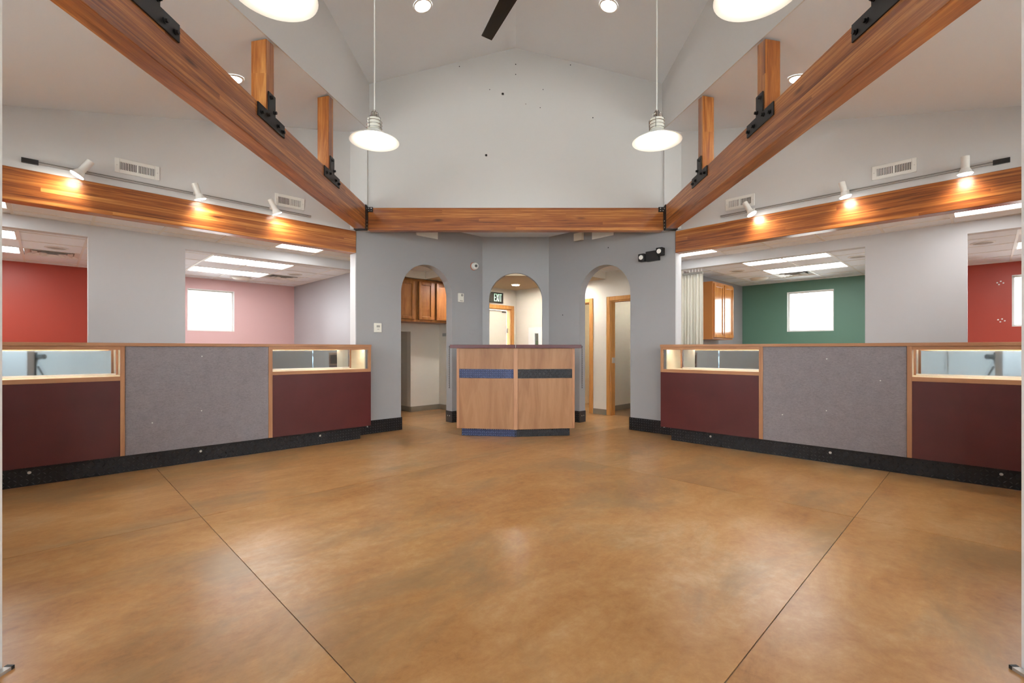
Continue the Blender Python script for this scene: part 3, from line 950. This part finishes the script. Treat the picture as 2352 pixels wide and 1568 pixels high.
# ------------------------------------------------------------------ lectern in the middle
k = thing('reception_desk', ST, 0, 6.7, 0, 'two-faced maple reception stand with a maroon top between the arches', 'desk')
ang = math.atan2(0.12, 0.80)
for s in (1, -1):
    fr = Frame((0, 6.37, 0), ang if s > 0 else math.pi - ang, s)
    L = 0.80
    sd = 'right' if s > 0 else 'left'
    B(0.028, L - 0.012, 0.003, 0.022, 0.112, 0.804).build('lower_panel', M_KIOSK, fr, k)
    B(0.028, L - 0.012, 0.003, 0.022, 0.931, 1.215).build('upper_panel', M_KIOSK, fr, k)
    tread('tread_band', fr, 0.028, L - 0.012, 0.004, 0.022, 0.806, 0.929, k, M_PLATEREFL if s < 0 else M_PLATE, M_LUGREFL if s < 0 else M_LUG, 0.03)  # left face takes the plate with the painted blue reflection
    B(L - 0.012, L + 0.024, -0.003, 0.04, 0.112, 1.215).build('end_post', M_TRIMV, fr, k, bevel=0.002)
    tread('toe_plate', fr, 0.0, L - 0.03, 0.07, 0.082, 0.002, 0.112, k, M_PLATEREFL if s < 0 else M_PLATE, M_LUGREFL if s < 0 else M_LUG, 0.03)
    MB().prism([(0.002, -0.055), (0.905, -0.055), (0.905, 0.30), (0.05, 0.42), (0.002, 0.40)], 1.217, 1.263, 'z').build('top_slab', M_MAROONTOP, fr, k, bevel=0.003)
    B(L - 0.005, L + 0.015, 0.04, 0.42, 0.112, 1.215).build('side_panel', M_KIOSK, fr, k)
B(-0.028, 0.028, 6.362, 6.395, 0.112, 1.216).build('center_post', M_TRIMV, ST, k, bevel=0.002)
B(-0.78, 0.78, 6.55, 6.9, 0.5, 0.525).build('inner_shelf', M_KIOSK, ST, k)
B(-0.002, 0.002, 6.312, 6.32, 1.218, 1.264).build('seam_strip', M_WPAINT, ST, k)


# ------------------------------------------------------------------ lamps
def pendant(x, y, label):
    fr = Frame((x, y, 0), 0, 1)
    t = thing('pendant_lamp', fr, 0, 0, 2.76, label, 'lamp', 'enamel pendant lamps')
    zc = RIDGE - 0.2463 * abs(x)
    MB().tube((0, 0, 2.985), (0, 0, zc), 0.0045, n=8).build('cord', M_WPAINT, fr, t)
    MB().lathe((0, 0, 0), [(0.0, 2.995), (0.012, 2.993), (0.021, 2.98), (0.025, 2.955), (0.025, 2.925), (0.0, 2.925)], 20).build('cap', M_CHROME, fr, t, smooth=True)
    MB().lathe((0, 0, 0), [(0.0, 2.928), (0.05, 2.925), (0.05, 2.85), (0.0, 2.85)], 28).build('socket_body', M_PLASTIC, fr, t, smooth=True)
    m = MB()
    for z in (2.905, 2.88, 2.855):
        m.ring((0, 0, z), 0.054, 0.0022, 24, 5)
    for q in range(4):
        w = math.pi / 4 + q * math.pi / 2 + 0.35
        c_, s_ = math.cos(w), math.sin(w)
        m.path([(0.056 * c_, 0.056 * s_, 2.845), (0.057 * c_, 0.057 * s_, 2.925), (0.04 * c_, 0.04 * s_, 2.935), (0.034 * c_, 0.034 * s_, 2.965), (0.01 * c_, 0.01 * s_, 2.99)], 0.0022, 5)
    m.build('wire_guard', M_CHROME, fr, t)
    MB().lathe((0, 0, 0), [(0.036, 2.852), (0.04, 2.848), (0.075, 2.822), (0.125, 2.79), (0.178, 2.764), (0.181, 2.758), (0.176, 2.76), (0.124, 2.785), (0.074, 2.816), (0.036, 2.842)], 48, True).build('shade', M_WPAINT, fr, t, smooth=True)
    MB().lathe((0, 0, 0), [(0.0, 2.85), (0.016, 2.848), (0.018, 2.83), (0.031, 2.812), (0.034, 2.796), (0.026, 2.778), (0.0, 2.769)], 20).build('bulb', M_BULB, fr, t, smooth=True)


for x, y, nm in ((-1.06, 3.53, 'shallow white enamel pendant lamp on a long cord, left of the gable'), (1.06, 3.53, 'shallow white enamel pendant lamp on a long cord, right of the gable'),
                 (-1.06, 2.06, 'white enamel pendant lamp cut off by the top edge, left of centre'), (1.06, 2.06, 'white enamel pendant lamp cut off by the top edge, right of centre')):
    pendant(x, y, nm)


def can(fr, a, b, z, slope, label, r=0.105, mat=None):
    """recessed down light set in a ceiling; slope = (dz/da, dz/db)"""
    t = thing('recessed_light', fr, a, b, z, label, 'light', 'recessed ceiling lights')
    pr = lambda rr, dz, n=28: [(a + rr * math.cos(2 * math.pi * i / n), b + rr * math.sin(2 * math.pi * i / n),
                               z + dz + slope[0] * rr * math.cos(2 * math.pi * i / n) + slope[1] * rr * math.sin(2 * math.pi * i / n)) for i in range(n)]
    n = 28
    m = MB()
    m.add(pr(r, -0.001) + pr(r, -0.01) + pr(r * 0.84, -0.012) + pr(r * 0.82, -0.002), [(k * n + i, k * n + (i + 1) % n, (k + 1) * n + (i + 1) % n, (k + 1) * n + i) for k in range(3) for i in range(n)])
    m.build('trim_ring', M_WPAINT, fr, t, smooth=True)
    MB().add(pr(r * 0.83, -0.006) + pr(r * 0.83, -0.002), [tuple(range(n)), tuple(range(n, 2 * n))] + [(i, (i + 1) % n, n + (i + 1) % n, n + i) for i in range(n)]).build('lens', mat or M_CAN, fr, t)


for yf, sd in ((YL, 'left'), (YR, 'right')):  # the nearer pair is out of view, kept for its light
    for y, w in ((5.36, 'glowing recessed light in the high ceiling, %s of the ridge near the gable'), (2.9, 'recessed light in the high ceiling, %s of the ridge above the pendants, unseen and kept for its light')):
        can(yf, y, 1.06, RIDGE - 0.2463 * 1.06, (0, -0.2463), w % sd)
for fr, sd in SIDES:
    for a, b, w in ((1.24, 5.04, 'recessed light in the sloped %s ceiling half hidden by the beam'), (-0.9, 4.6, 'recessed light low in the sloped %s ceiling near the entrance')):
        can(fr, a, b, ceil_h(a), (0.2524, 0), w % sd)
can(ST, 0, 9.36, ZL, (0, 0), 'recessed light in the cream ceiling behind the centre arch', 0.085, M_CAN3)
for fr, sd in SIDES:  # lamps added out of view to brighten the corridor behind the arches
    can(fr, 3.45, 6.8, 2.615, (0, 0), 'unseen added light in the corridor behind the grey wall left of the arch on the %s' % sd, 0.1, M_CAN2)
    can(fr, 5.5, 6.78, ZL, (0, 0), 'unseen added light in the low corridor ceiling between the %s and centre arches' % sd, 0.1, M_CAN2)
can(RF, 4.4, 8.4, 2.6, (0, 0), 'unseen recessed light in the cream room beyond the right arch', 0.09, M_CAN2)


def spot_head(fr, a, lean, label):
    t = thing('track_spotlight', fr, a, QW - 0.1, 2.84, label, 'light', 'white track spotlights')
    b, z = QW - 0.125, 2.965
    B(a - 0.03, a + 0.03, QW - 0.045, QW - 0.028, 2.9, 2.93).build('track_adapter', M_WPAINT, fr, t)
    MB().tube((a, QW - 0.045, 2.915), (a, b + 0.01, 2.925), 0.008, n=10).build('arm', M_WPAINT, fr, t)
    top = Vector((a + lean * 0.55, b - 0.005, z + 0.03))
    low = Vector((a, b, z - 0.075))
    d = (low - top).normalized()
    MB().tube(top, low, 0.031, 0.031, n=22).build('can', M_WPAINT, fr, t, smooth=True)
    f0 = low + d * 0.055
    MB().tube(low, f0, 0.03, 0.056, n=26).build('flare', M_WPAINT, fr, t, smooth=True)
    m = MB()
    m.tube(f0, f0 + d * 0.008, 0.056, 0.05, n=26)
    m.build('lamp_face', M_SPOTF, fr, t, smooth=True)
    p = f0 + d * 0.014
    tg = p + d + Vector((0, 0.22, 0))
    light('spot_beam', 'SPOT', fr, tuple(p), tuple(tg), W_SPOT, (1.0, 0.9, 0.72), t, spot_size=math.radians(140), spot_blend=1.0, shadow_soft_size=0.06)


def air_vent(fr, a0, a1, z0, z1, label):
    t = thing('air_vent', fr, (a0 + a1) / 2, QW, z0, label, 'vent', 'slatted wall vents')
    b = QW
    m = MB()
    ia0, ia1, iz0, iz1 = a0 + 0.038, a1 - 0.038, z0 + 0.033, z1 - 0.033
    for q in ((a0, ia0, z0, z1), (ia1, a1, z0, z1), (ia0, ia1, z0, iz0), (ia0, ia1, iz1, z1)):
        m.box(q[0], q[1], b - 0.012, b, q[2], q[3])
    m.build('vent_frame', M_WPAINT, fr, t, bevel=0.003)
    B(ia0, ia1, b - 0.002, b - 0.0005, iz0, iz1).build('vent_dark', M_DARKSLOT, fr, t)
    mid = (ia0 + ia1) / 2
    B(mid - 0.008, mid + 0.008, b - 0.011, b - 0.002, iz0, iz1).build('mullion', M_WPAINT, fr, t)
    n = 22
    w = (ia1 - ia0) / n
    for i in range(n):
        x = ia0 + (i + 0.5) * w
        sk = -0.0015 if i < n / 2 else 0.0015
        pts = [(x - 0.0022 - sk, b - 0.0022, iz0), (x + 0.0022 - sk, b - 0.0022, iz0), (x + 0.0022 + sk, b - 0.0055, iz0), (x - 0.0022 + sk, b - 0.0055, iz0)]
        MB().hexa(pts + [(p, q, iz1) for p, q, _ in pts]).build('slat', M_WPAINT, fr, t)
    for x in (a0 + 0.018, a1 - 0.018):
        MB().tube((x, b - 0.012, (z0 + z1) / 2), (x, b - 0.014, (z0 + z1) / 2), 0.005, n=10).build('screw', M_STEEL, fr, t)


for fr, sd in SIDES:
    t = thing('light_track', fr, 1.1, QW, 2.9, 'slim steel lighting track on the %s wall above the timber beam' % sd, 'light track')
    B(-0.05, 2.425, QW - 0.028, QW, 2.902, 2.927).build('rail', M_ALU, fr, t)
    B(-0.05, 2.425, QW - 0.0283, QW - 0.012, 2.9165, 2.9205).build('rail_slot', M_DARKSLOT, fr, t)
    B(-0.155, -0.045, QW - 0.033, QW, 2.895, 2.935).build('feed_box', M_BLACK, fr, t)
    hs = ((0.24, 0.12, 'leaning back'), (1.177, -0.07, 'upright'), (1.955, -0.1, 'nearest the arch wall')) if sd == 'left' else ((0.136, 0.0, 'at the jamb end'), (1.075, 0.04, 'in the middle'), (2.034, 0.1, 'nearest the arch wall'))
    for a, ln, w in hs:
        spot_head(fr, a, ln, 'white track spotlight above the %s counter beam, %s' % (sd, w))
    air_vent(fr, 0.49, 0.852, 2.983, 3.125, 'white slatted wall vent above the %s track, the larger-looking one nearer the camera' % sd)
    air_vent(fr, 1.995 if sd == 'left' else 2.015, 2.345 if sd == 'left' else 2.365, 2.975, 3.122, 'white slatted wall vent above the %s track, the one by the overhead beam' % sd)

# ceiling fan, only one blade tip in the picture
t = thing('ceiling_fan', ST, 0.04, 3.55, 3.95, 'black ceiling fan hanging from the ridge, one blade reaching into view', 'fan')
fc = Vector((0.04, 3.55, 4.0))
MB().lathe(fc, [(0.0, 0.14), (0.05, 0.13), (0.09, 0.09), (0.1, 0.03), (0.07, -0.03), (0.0, -0.05)], 28).build('motor', M_FAN, ST, t, smooth=True)
MB().tube(fc + Vector((0, 0, 0.12)), (0.04, 3.55, RIDGE), 0.016, n=12).build('down_rod', M_FAN, ST, t)
for q in range(3):
    w = math.radians(90 + 23.5 + 120 * q)
    f2 = Frame(tuple(fc), w, 1)
    pts = [(0.08, -0.062, -0.006), (0.76, -0.05, 0.0), (0.76, 0.05, 0.016), (0.08, 0.062, 0.022)]
    MB().hexa(pts + [(a, b, z + 0.008) for a, b, z in pts]).build('blade', M_FAN, f2, t, bevel=0.002)

# ------------------------------------------------------------------ fittings on the walls
def onwall(fr, a0, a1, b0, z0, z1, name, label, cat, mat, th=0.022):
    t = thing(name, fr, (a0 + a1) / 2, b0, z0, label, cat)
    B(a0, a1, b0 - th, b0, z0, z1).build('case', mat, fr, t, bevel=0.004)
    return t


t = onwall(LF, 3.317, 3.43, QW, 1.445, 1.575, 'thermostat', 'small white thermostat on the left grey wall beside the arch', 'thermostat', M_PLASTIC)
B(3.35, 3.40, QW - 0.025, QW - 0.021, 1.515, 1.545).build('display', M_GREYPL, LF, t)
B(3.36, 3.39, QW - 0.025, QW - 0.021, 1.485, 1.492).build('button', M_GREYPL, LF, t)
t = onwall(LF, 4.828, 4.935, QW, 1.985, 2.13, 'motion_sensor', 'cream alarm box on the left grey wall between the arches', 'sensor', M_PLASTIC, 0.03)
MB().tube((4.895, QW - 0.03, 2.1), (4.895, QW - 0.034, 2.1), 0.022, n=18).build('dome', M_GREYPL, LF, t)
B(4.85, 4.91, QW - 0.033, QW - 0.03, 2.0, 2.012).build('slot', M_GREYPL, LF, t)
t = onwall(LF, 5.08, 5.2, QW, 1.46, 1.53, 'blank_plate', 'grey-painted blank cover plate on the left grey wall', 'plate', M_GREY, 0.006)
# dome camera
t = thing('security_camera', LF, 5.17, QW, 2.55, 'white eyeball security camera above the left grey wall sensor', 'camera')
cx_, cz_ = 5.165, 2.615
MB().tube((cx_, QW, cz_), (cx_, QW - 0.012, cz_), 0.068, 0.064, n=28).build('base_ring', M_RUST, LF, t)
MB().tube((cx_, QW - 0.01, cz_), (cx_, QW - 0.035, cz_), 0.06, 0.056, n=28).build('collar', M_WPAINT, LF, t)
fr_ = Frame(tuple(LF.pt(cx_, QW - 0.05, cz_)), 0, 1)
prof = [(0.058 * math.sin(math.pi * i / 14), 0.058 * math.cos(math.pi * i / 14)) for i in range(15)]
MB().lathe((0, 0, 0), prof, 24).build('eyeball', M_WPAINT, fr_, t, smooth=True)
dv = Vector((0.32, -0.94, -0.12)).normalized()
MB().tube(dv * 0.05, dv * 0.062, 0.024, 0.022, n=20).build('lens', M_LENS, fr_, t)
# emergency light on the right grey wall
t = thing('emergency_light', RF, 3.37, QW, 2.45, 'black twin-head emergency light on the right grey wall', 'light')
B(3.275, 3.47, QW - 0.07, QW, 2.465, 2.605).build('housing', M_BLACK, RF, t, bevel=0.006)
for a, z in ((3.24, 2.575), (3.52, 2.525)):
    hd = B(a - 0.05, a + 0.05, QW - 0.11, QW - 0.02, z - 0.055, z + 0.055).build('lamp_head', M_BLACK, RF, t, bevel=0.012)
    MB().tube((a, QW - 0.11, z), (a, QW - 0.118, z), 0.034, 0.03, n=20).build('reflector', M_WPAINT, RF, hd)
# boxes high under the crossbeam
t = onwall(LF, 4.02, 4.42, QW, 2.95, 3.12, 'wall_register', 'white register high on the left grey wall, mostly behind the crossbeam', 'vent', M_WPAINT, 0.015)
t = onwall(RF, 4.05, 4.45, QW, 2.955, 3.12, 'wall_register', 'white register high on the right grey wall, mostly behind the crossbeam', 'vent', M_WPAINT, 0.015)
t = onwall(RF, 4.62, 4.79, QW, 2.975, 3.1, 'chime_box', 'beige chime box high on the right grey wall under the crossbeam', 'box', M_PLASTIC, 0.05)
# marks left on the gable wall
for i, (px, pz, rr) in enumerate(((-0.18, 4.74, 0.016), (-0.41, 3.89, 0.016), (0.0, 5.15, 0.008), (0.0, 5.01, 0.007), (-0.36, 4.8, 0.006), (0.38, 4.8, 0.006), (1.07, 4.41, 0.008),
                                  (0.34, 4.55, 0.006), (0.14, 4.6, 0.005), (-0.78, 5.12, 0.007), (0.76, 5.14, 0.007))):
    MB().tube((px, YB, pz), (px, YB - 0.002, pz), rr, n=12).build('anchor_hole', M_DARKSLOT, ST, gable)

for a_, z_ in ((-0.2, 2.27), (-0.17, 2.3), (-0.13, 2.28), (-0.15, 2.25), (-0.215, 1.66), (-0.185, 1.69), (-0.14, 1.68), (-0.165, 1.645)):
    MB().tube((a_, Q3, z_), (a_, Q3 - 0.002, z_), 0.011, n=10).build('filled_hole', M_WPAINT, RF, RW['rightred'])
for a_, z_ in ((4.15, 2.78), (5.06, 1.78)):
    MB().tube((a_, QW, z_), (a_, QW - 0.002, z_), 0.009, n=10).build('anchor_hole', M_DARKSLOT, RF, arch_right)

# ------------------------------------------------------------------ things beyond the arches
t = thing('wall_cabinet', LF, 4.8, 7.5, 1.7, 'oak wall cabinets seen through the left arch', 'cabinet')
B(4.06, 5.6, 7.32, 7.79, 1.7, 2.48).build('carcass', M_CAB, LF, t)
for a0 in (4.4, 4.805, 5.19):
    a1 = a0 + 0.31
    B(a0 - 0.006, a1 + 0.006, 7.317, 7.321, 1.739, 2.436).build('door_gap_shade', M_GAPSHADE, LF, t)  # dark sheet standing in for the shade round the door
    d = B(a0, a1, 7.3, 7.317, 1.745, 2.43).build('door', M_CAB, LF, t, bevel=0.003)
    m = MB()
    for q in ((a0, a0 + 0.055, 1.745, 2.43), (a1 - 0.055, a1, 1.745, 2.43), (a0 + 0.055, a1 - 0.055, 1.745, 1.8), (a0 + 0.055, a1 - 0.055, 2.375, 2.43)):
        m.box(q[0], q[1], 7.282, 7.3, q[2], q[3])
    m.build('door_frame', M_CAB, LF, d, bevel=0.003)
t = onwall(RF, 0, 0.1, 0, 0, 0.1, 'switch_plate', 'x', 'switch', M_GREYPL) if False else None
sw = thing('switch_plate', LF, 5.6, 7.6, 1.45, 'small grey switch plate on the return wall beyond the left arch', 'switch')
B(5.607, 5.614, 7.45, 7.68, 1.46, 1.52).build('case', M_GREYPL, LF, sw)
# exit sign
t = thing('exit_sign', LF, 6.64, QA, 2.17, 'dark exit sign with pale green letters over the door behind the centre arch', 'sign')
ea0, ea1, ez0, ez1 = 6.45, 6.83, 2.17, 2.385
B(ea0, ea1, QA - 0.05, QA, ez0, ez1).build('housing', M_EXITBOX, LF, t, bevel=0.004)
fb = QA - 0.0505


def bar(m, x0, z0, x1, z1, w):
    d = Vector((x1 - x0, z1 - z0)).normalized()
    n = Vector((-d.y, d.x)) * w / 2
    m.prism([(x0 + n.x, z0 + n.y), (x1 + n.x, z1 + n.y), (x1 - n.x, z1 - n.y), (x0 - n.x, z0 - n.y)], fb, fb - 0.003)


w_, z0, z1 = 0.016, 2.2, 2.355
x = 6.575
m = MB(); bar(m, x, z0, x, z1, w_)
for zz in (z0 + w_ / 2, (z0 + z1) / 2, z1 - w_ / 2):
    bar(m, x, zz, x + 0.042, zz, w_)
m.build('letter', M_EXITL, LF, t)
x = 6.635
m = MB(); bar(m, x, z0, x + 0.048, z1, w_); bar(m, x, z1, x + 0.048, z0, w_)
m.build('letter', M_EXITL, LF, t)
m = MB(); bar(m, 6.707, z0, 6.707, z1, w_)
m.build('letter', M_EXITL, LF, t)
m = MB(); bar(m, 6.755, z0, 6.755, z1, w_); bar(m, 6.728, z1 - w_ / 2, 6.782, z1 - w_ / 2, w_)
m.build('letter', M_EXITL, LF, t)
# extinguisher cabinet on the right corridor wall
t = thing('extinguisher_cabinet', RF, 6.6, QA, 0.85, 'white fire extinguisher cabinet with a narrow window behind the centre arch', 'cabinet')
m = MB()
ca0, ca1, cz0, cz1 = 6.38, 6.84, 0.85, 1.66
wa0, wa1, wz0, wz1 = 6.56, 6.66, 0.95, 1.53
for q in ((ca0, wa0, cz0, cz1), (wa1, ca1, cz0, cz1), (wa0, wa1, cz0, wz0), (wa0, wa1, wz1, cz1)):
    m.box(q[0], q[1], QA - 0.03, QA - 0.01, q[2], q[3])
m.build('cabinet_door', M_WPAINT, RF, t, bevel=0.003)
B(ca0 + 0.01, ca1 - 0.01, QA - 0.01, QA - 0.001, cz0 + 0.01, cz1 - 0.01).build('cabinet_back', M_GREYPL, RF, t)
B(wa0, wa1, QA - 0.022, QA - 0.02, wz0, wz1).build('window_pane', M_GLASS, RF, t)
MB().tube((6.61, QA - 0.0135, 1.0), (6.61, QA - 0.0135, 1.4), 0.003, n=8).add([(6.57, QA - 0.0125, 1.0), (6.65, QA - 0.0125, 1.0), (6.65, QA - 0.0125, 1.38), (6.57, QA - 0.0125, 1.38)], [(0, 1, 2, 3)]).build('instruction_card', M_EXTING, RF, t)
# vanity in the wash room
t = thing('vanity_unit', RF, 5.6, 9.2, 0, 'oak vanity unit glimpsed through the narrow doorway beyond the right arch', 'cabinet')
B(5.3, 6.25, 9.05, 9.58, 0.1, 0.8).build('carcass', M_CASING, RF, t)
B(5.3, 6.25, 9.09, 9.58, 0.0, 0.1).build('plinth', M_CAB, RF, t)
for a0 in (5.32, 5.64, 5.96):
    B(a0, a0 + 0.28, 9.03, 9.05, 0.12, 0.58).build('door', M_CASING, RF, t, bevel=0.004)
    B(a0, a0 + 0.28, 9.03, 9.05, 0.61, 0.77).build('drawer', M_CASING, RF, t, bevel=0.004)
B(5.28, 6.27, 9.0, 9.59, 0.8, 0.84).build('vanity_top', M_CREAM, RF, t, bevel=0.004)
t = thing('wall_lamp', RF, 5.6, 9.55, 1.95, 'warm glowing bar lamp over the vanity beyond the right arch', 'lamp')
B(5.4, 6.1, 9.54, 9.595, 2.0, 2.06).build('back_plate', M_CHROME, RF, t)
for a in (5.5, 5.75, 6.0):
    MB().lathe((a, 9.49, 2.03), [(0.05 * math.sin(math.pi * i / 10), 0.05 * math.cos(math.pi * i / 10)) for i in range(11)], 16).build('globe', M_WARM, RF, t, smooth=True)

# ------------------------------------------------------------------ green room: curtain and wall cabinet
t = thing('curtain', RF, 3.4, Q2 + 0.2, 0.1, 'gathered cream curtain at the edge of the green room opening', 'curtain')
n, a0, a1 = 90, 3.17, 3.62
vs_, fs = [], []
for i in range(n + 1):
    u = i / n
    a = a0 + (a1 - a0) * u
    w = 0.028 * math.sin(u * 2 * math.pi * 9.0) + 0.01 * math.sin(u * 23.0)
    for z, am in ((0.15, 1.15), (1.2, 1.0), (2.3, 0.8), (2.4, 0.5)):
        vs_.append((a, Q2 + 0.22 + w * am, z))
for i in range(n):
    for j in range(3):
        fs.append((i * 4 + j, (i + 1) * 4 + j, (i + 1) * 4 + j + 1, i * 4 + j + 1))
c = MB().add(vs_, fs).build('cloth', M_CURTAIN, RF, t, smooth=True)
sm = c.modifiers.new('thick', 'SOLIDIFY')
sm.thickness = 0.003
m = MB().box(a0, a1, Q2 + 0.205, Q2 + 0.235, 2.4, 2.435)
m.build('header_mesh', M_SPEAK, RF, t)
B(1.2, 3.8, Q2 + 0.21, Q2 + 0.23, CZ - 0.02, CZ).build('track', M_GRID, RF, t)
for i in range(9):
    a = a0 + 0.02 + i * 0.05
    MB().tube((a, Q2 + 0.22, 2.43), (a, Q2 + 0.22, CZ - 0.015), 0.003, n=6).build('hook', M_STEEL, RF, t)

t = thing('wall_cabinet', RF, 3.67, 9.08, 1.385, 'tall oak wall cabinet with shiny doors on the green room side wall', 'cabinet')
B(3.525, 3.82, 8.6, 9.57, 1.385, 2.445).build('carcass', plain('cabinet_side_oak', lin(176, 112, 52), 0.35), RF, t, bevel=0.003)
M_SHINY = wood('cabinet_gloss_oak', lin(160, 100, 48), lin(184, 122, 64), lin(200, 140, 80), (12, 12, 1.2), 0.12)
for b0 in (8.63, 9.1):
    d = B(3.505, 3.525, b0, b0 + 0.43, 1.42, 2.41).build('door', M_SHINY, RF, t, bevel=0.003)
    m = MB()
    b1 = b0 + 0.43
    for q in ((b0, b0 + 0.06, 1.42, 2.41), (b1 - 0.06, b1, 1.42, 2.41), (b0 + 0.06, b1 - 0.06, 1.42, 1.48), (b0 + 0.06, b1 - 0.06, 2.35, 2.41)):
        m.box(3.493, 3.505, q[0], q[1], q[2], q[3])
    m.build('door_frame', M_SHINY, RF, d, bevel=0.003)

# short floor tracks at the foot of the entrance jambs
for yf, x0, sd in ((YL, 1.888, 'left'), (YR, 1.858, 'right')):
    t = thing('floor_track', yf, 1.4, x0 + 0.014, 0, 'short grey metal floor track at the bottom %s corner by the jamb' % sd, 'track')
    B(0.6, 1.76, x0, x0 + 0.028, 0.0, 0.012).build('channel', M_ALU, yf, t)
    B(1.76, 1.772, x0, x0 + 0.028, 0.0, 0.013).build('end_cap', M_BLACK, yf, t)

# ------------------------------------------------------------------ photographer's camera, seen in the mirrored cases
t = thing('photo_camera', ST, 0, -0.15, 0, 'black camera on a tripod reflected in the mirrored display cases', 'camera')
B(-0.068, 0.068, -0.225, -0.16, 1.145, 1.245).build('camera_body', M_LENS, ST, t, bevel=0.012)
MB().tube((0, -0.165, 1.2), (0, -0.02, 1.2), 0.042, 0.047, n=28, caps=True).build('lens_barrel', M_LENS, ST, t, smooth=True)
B(-0.03, 0.03, -0.215, -0.17, 1.245, 1.285).build('viewfinder', M_LENS, ST, t, bevel=0.01)
MB().tube((0, -0.19, 1.145), (0, -0.19, 1.05), 0.03, 0.022, n=16).build('tripod_head', M_LENS, ST, t)
MB().tube((0, -0.19, 1.05), (0, -0.19, 0.6), 0.016, n=14).build('tripod_column', M_LENS, ST, t)
MB().tube((0, -0.2, 1.09), (0.1, -0.42, 0.98), 0.009, n=10).build('pan_handle', M_LENS, ST, t)
for q in range(3):
    w = math.radians(30 + 120 * q)
    e_ = (0.5 * math.cos(w), -0.19 + 0.5 * math.sin(w) * 0.8, 0.0)
    MB().tube((0.03 * math.cos(w), -0.19 + 0.03 * math.sin(w), 1.02), e_, 0.017, 0.011, n=10).build('tripod_leg', M_LENS, ST, t)
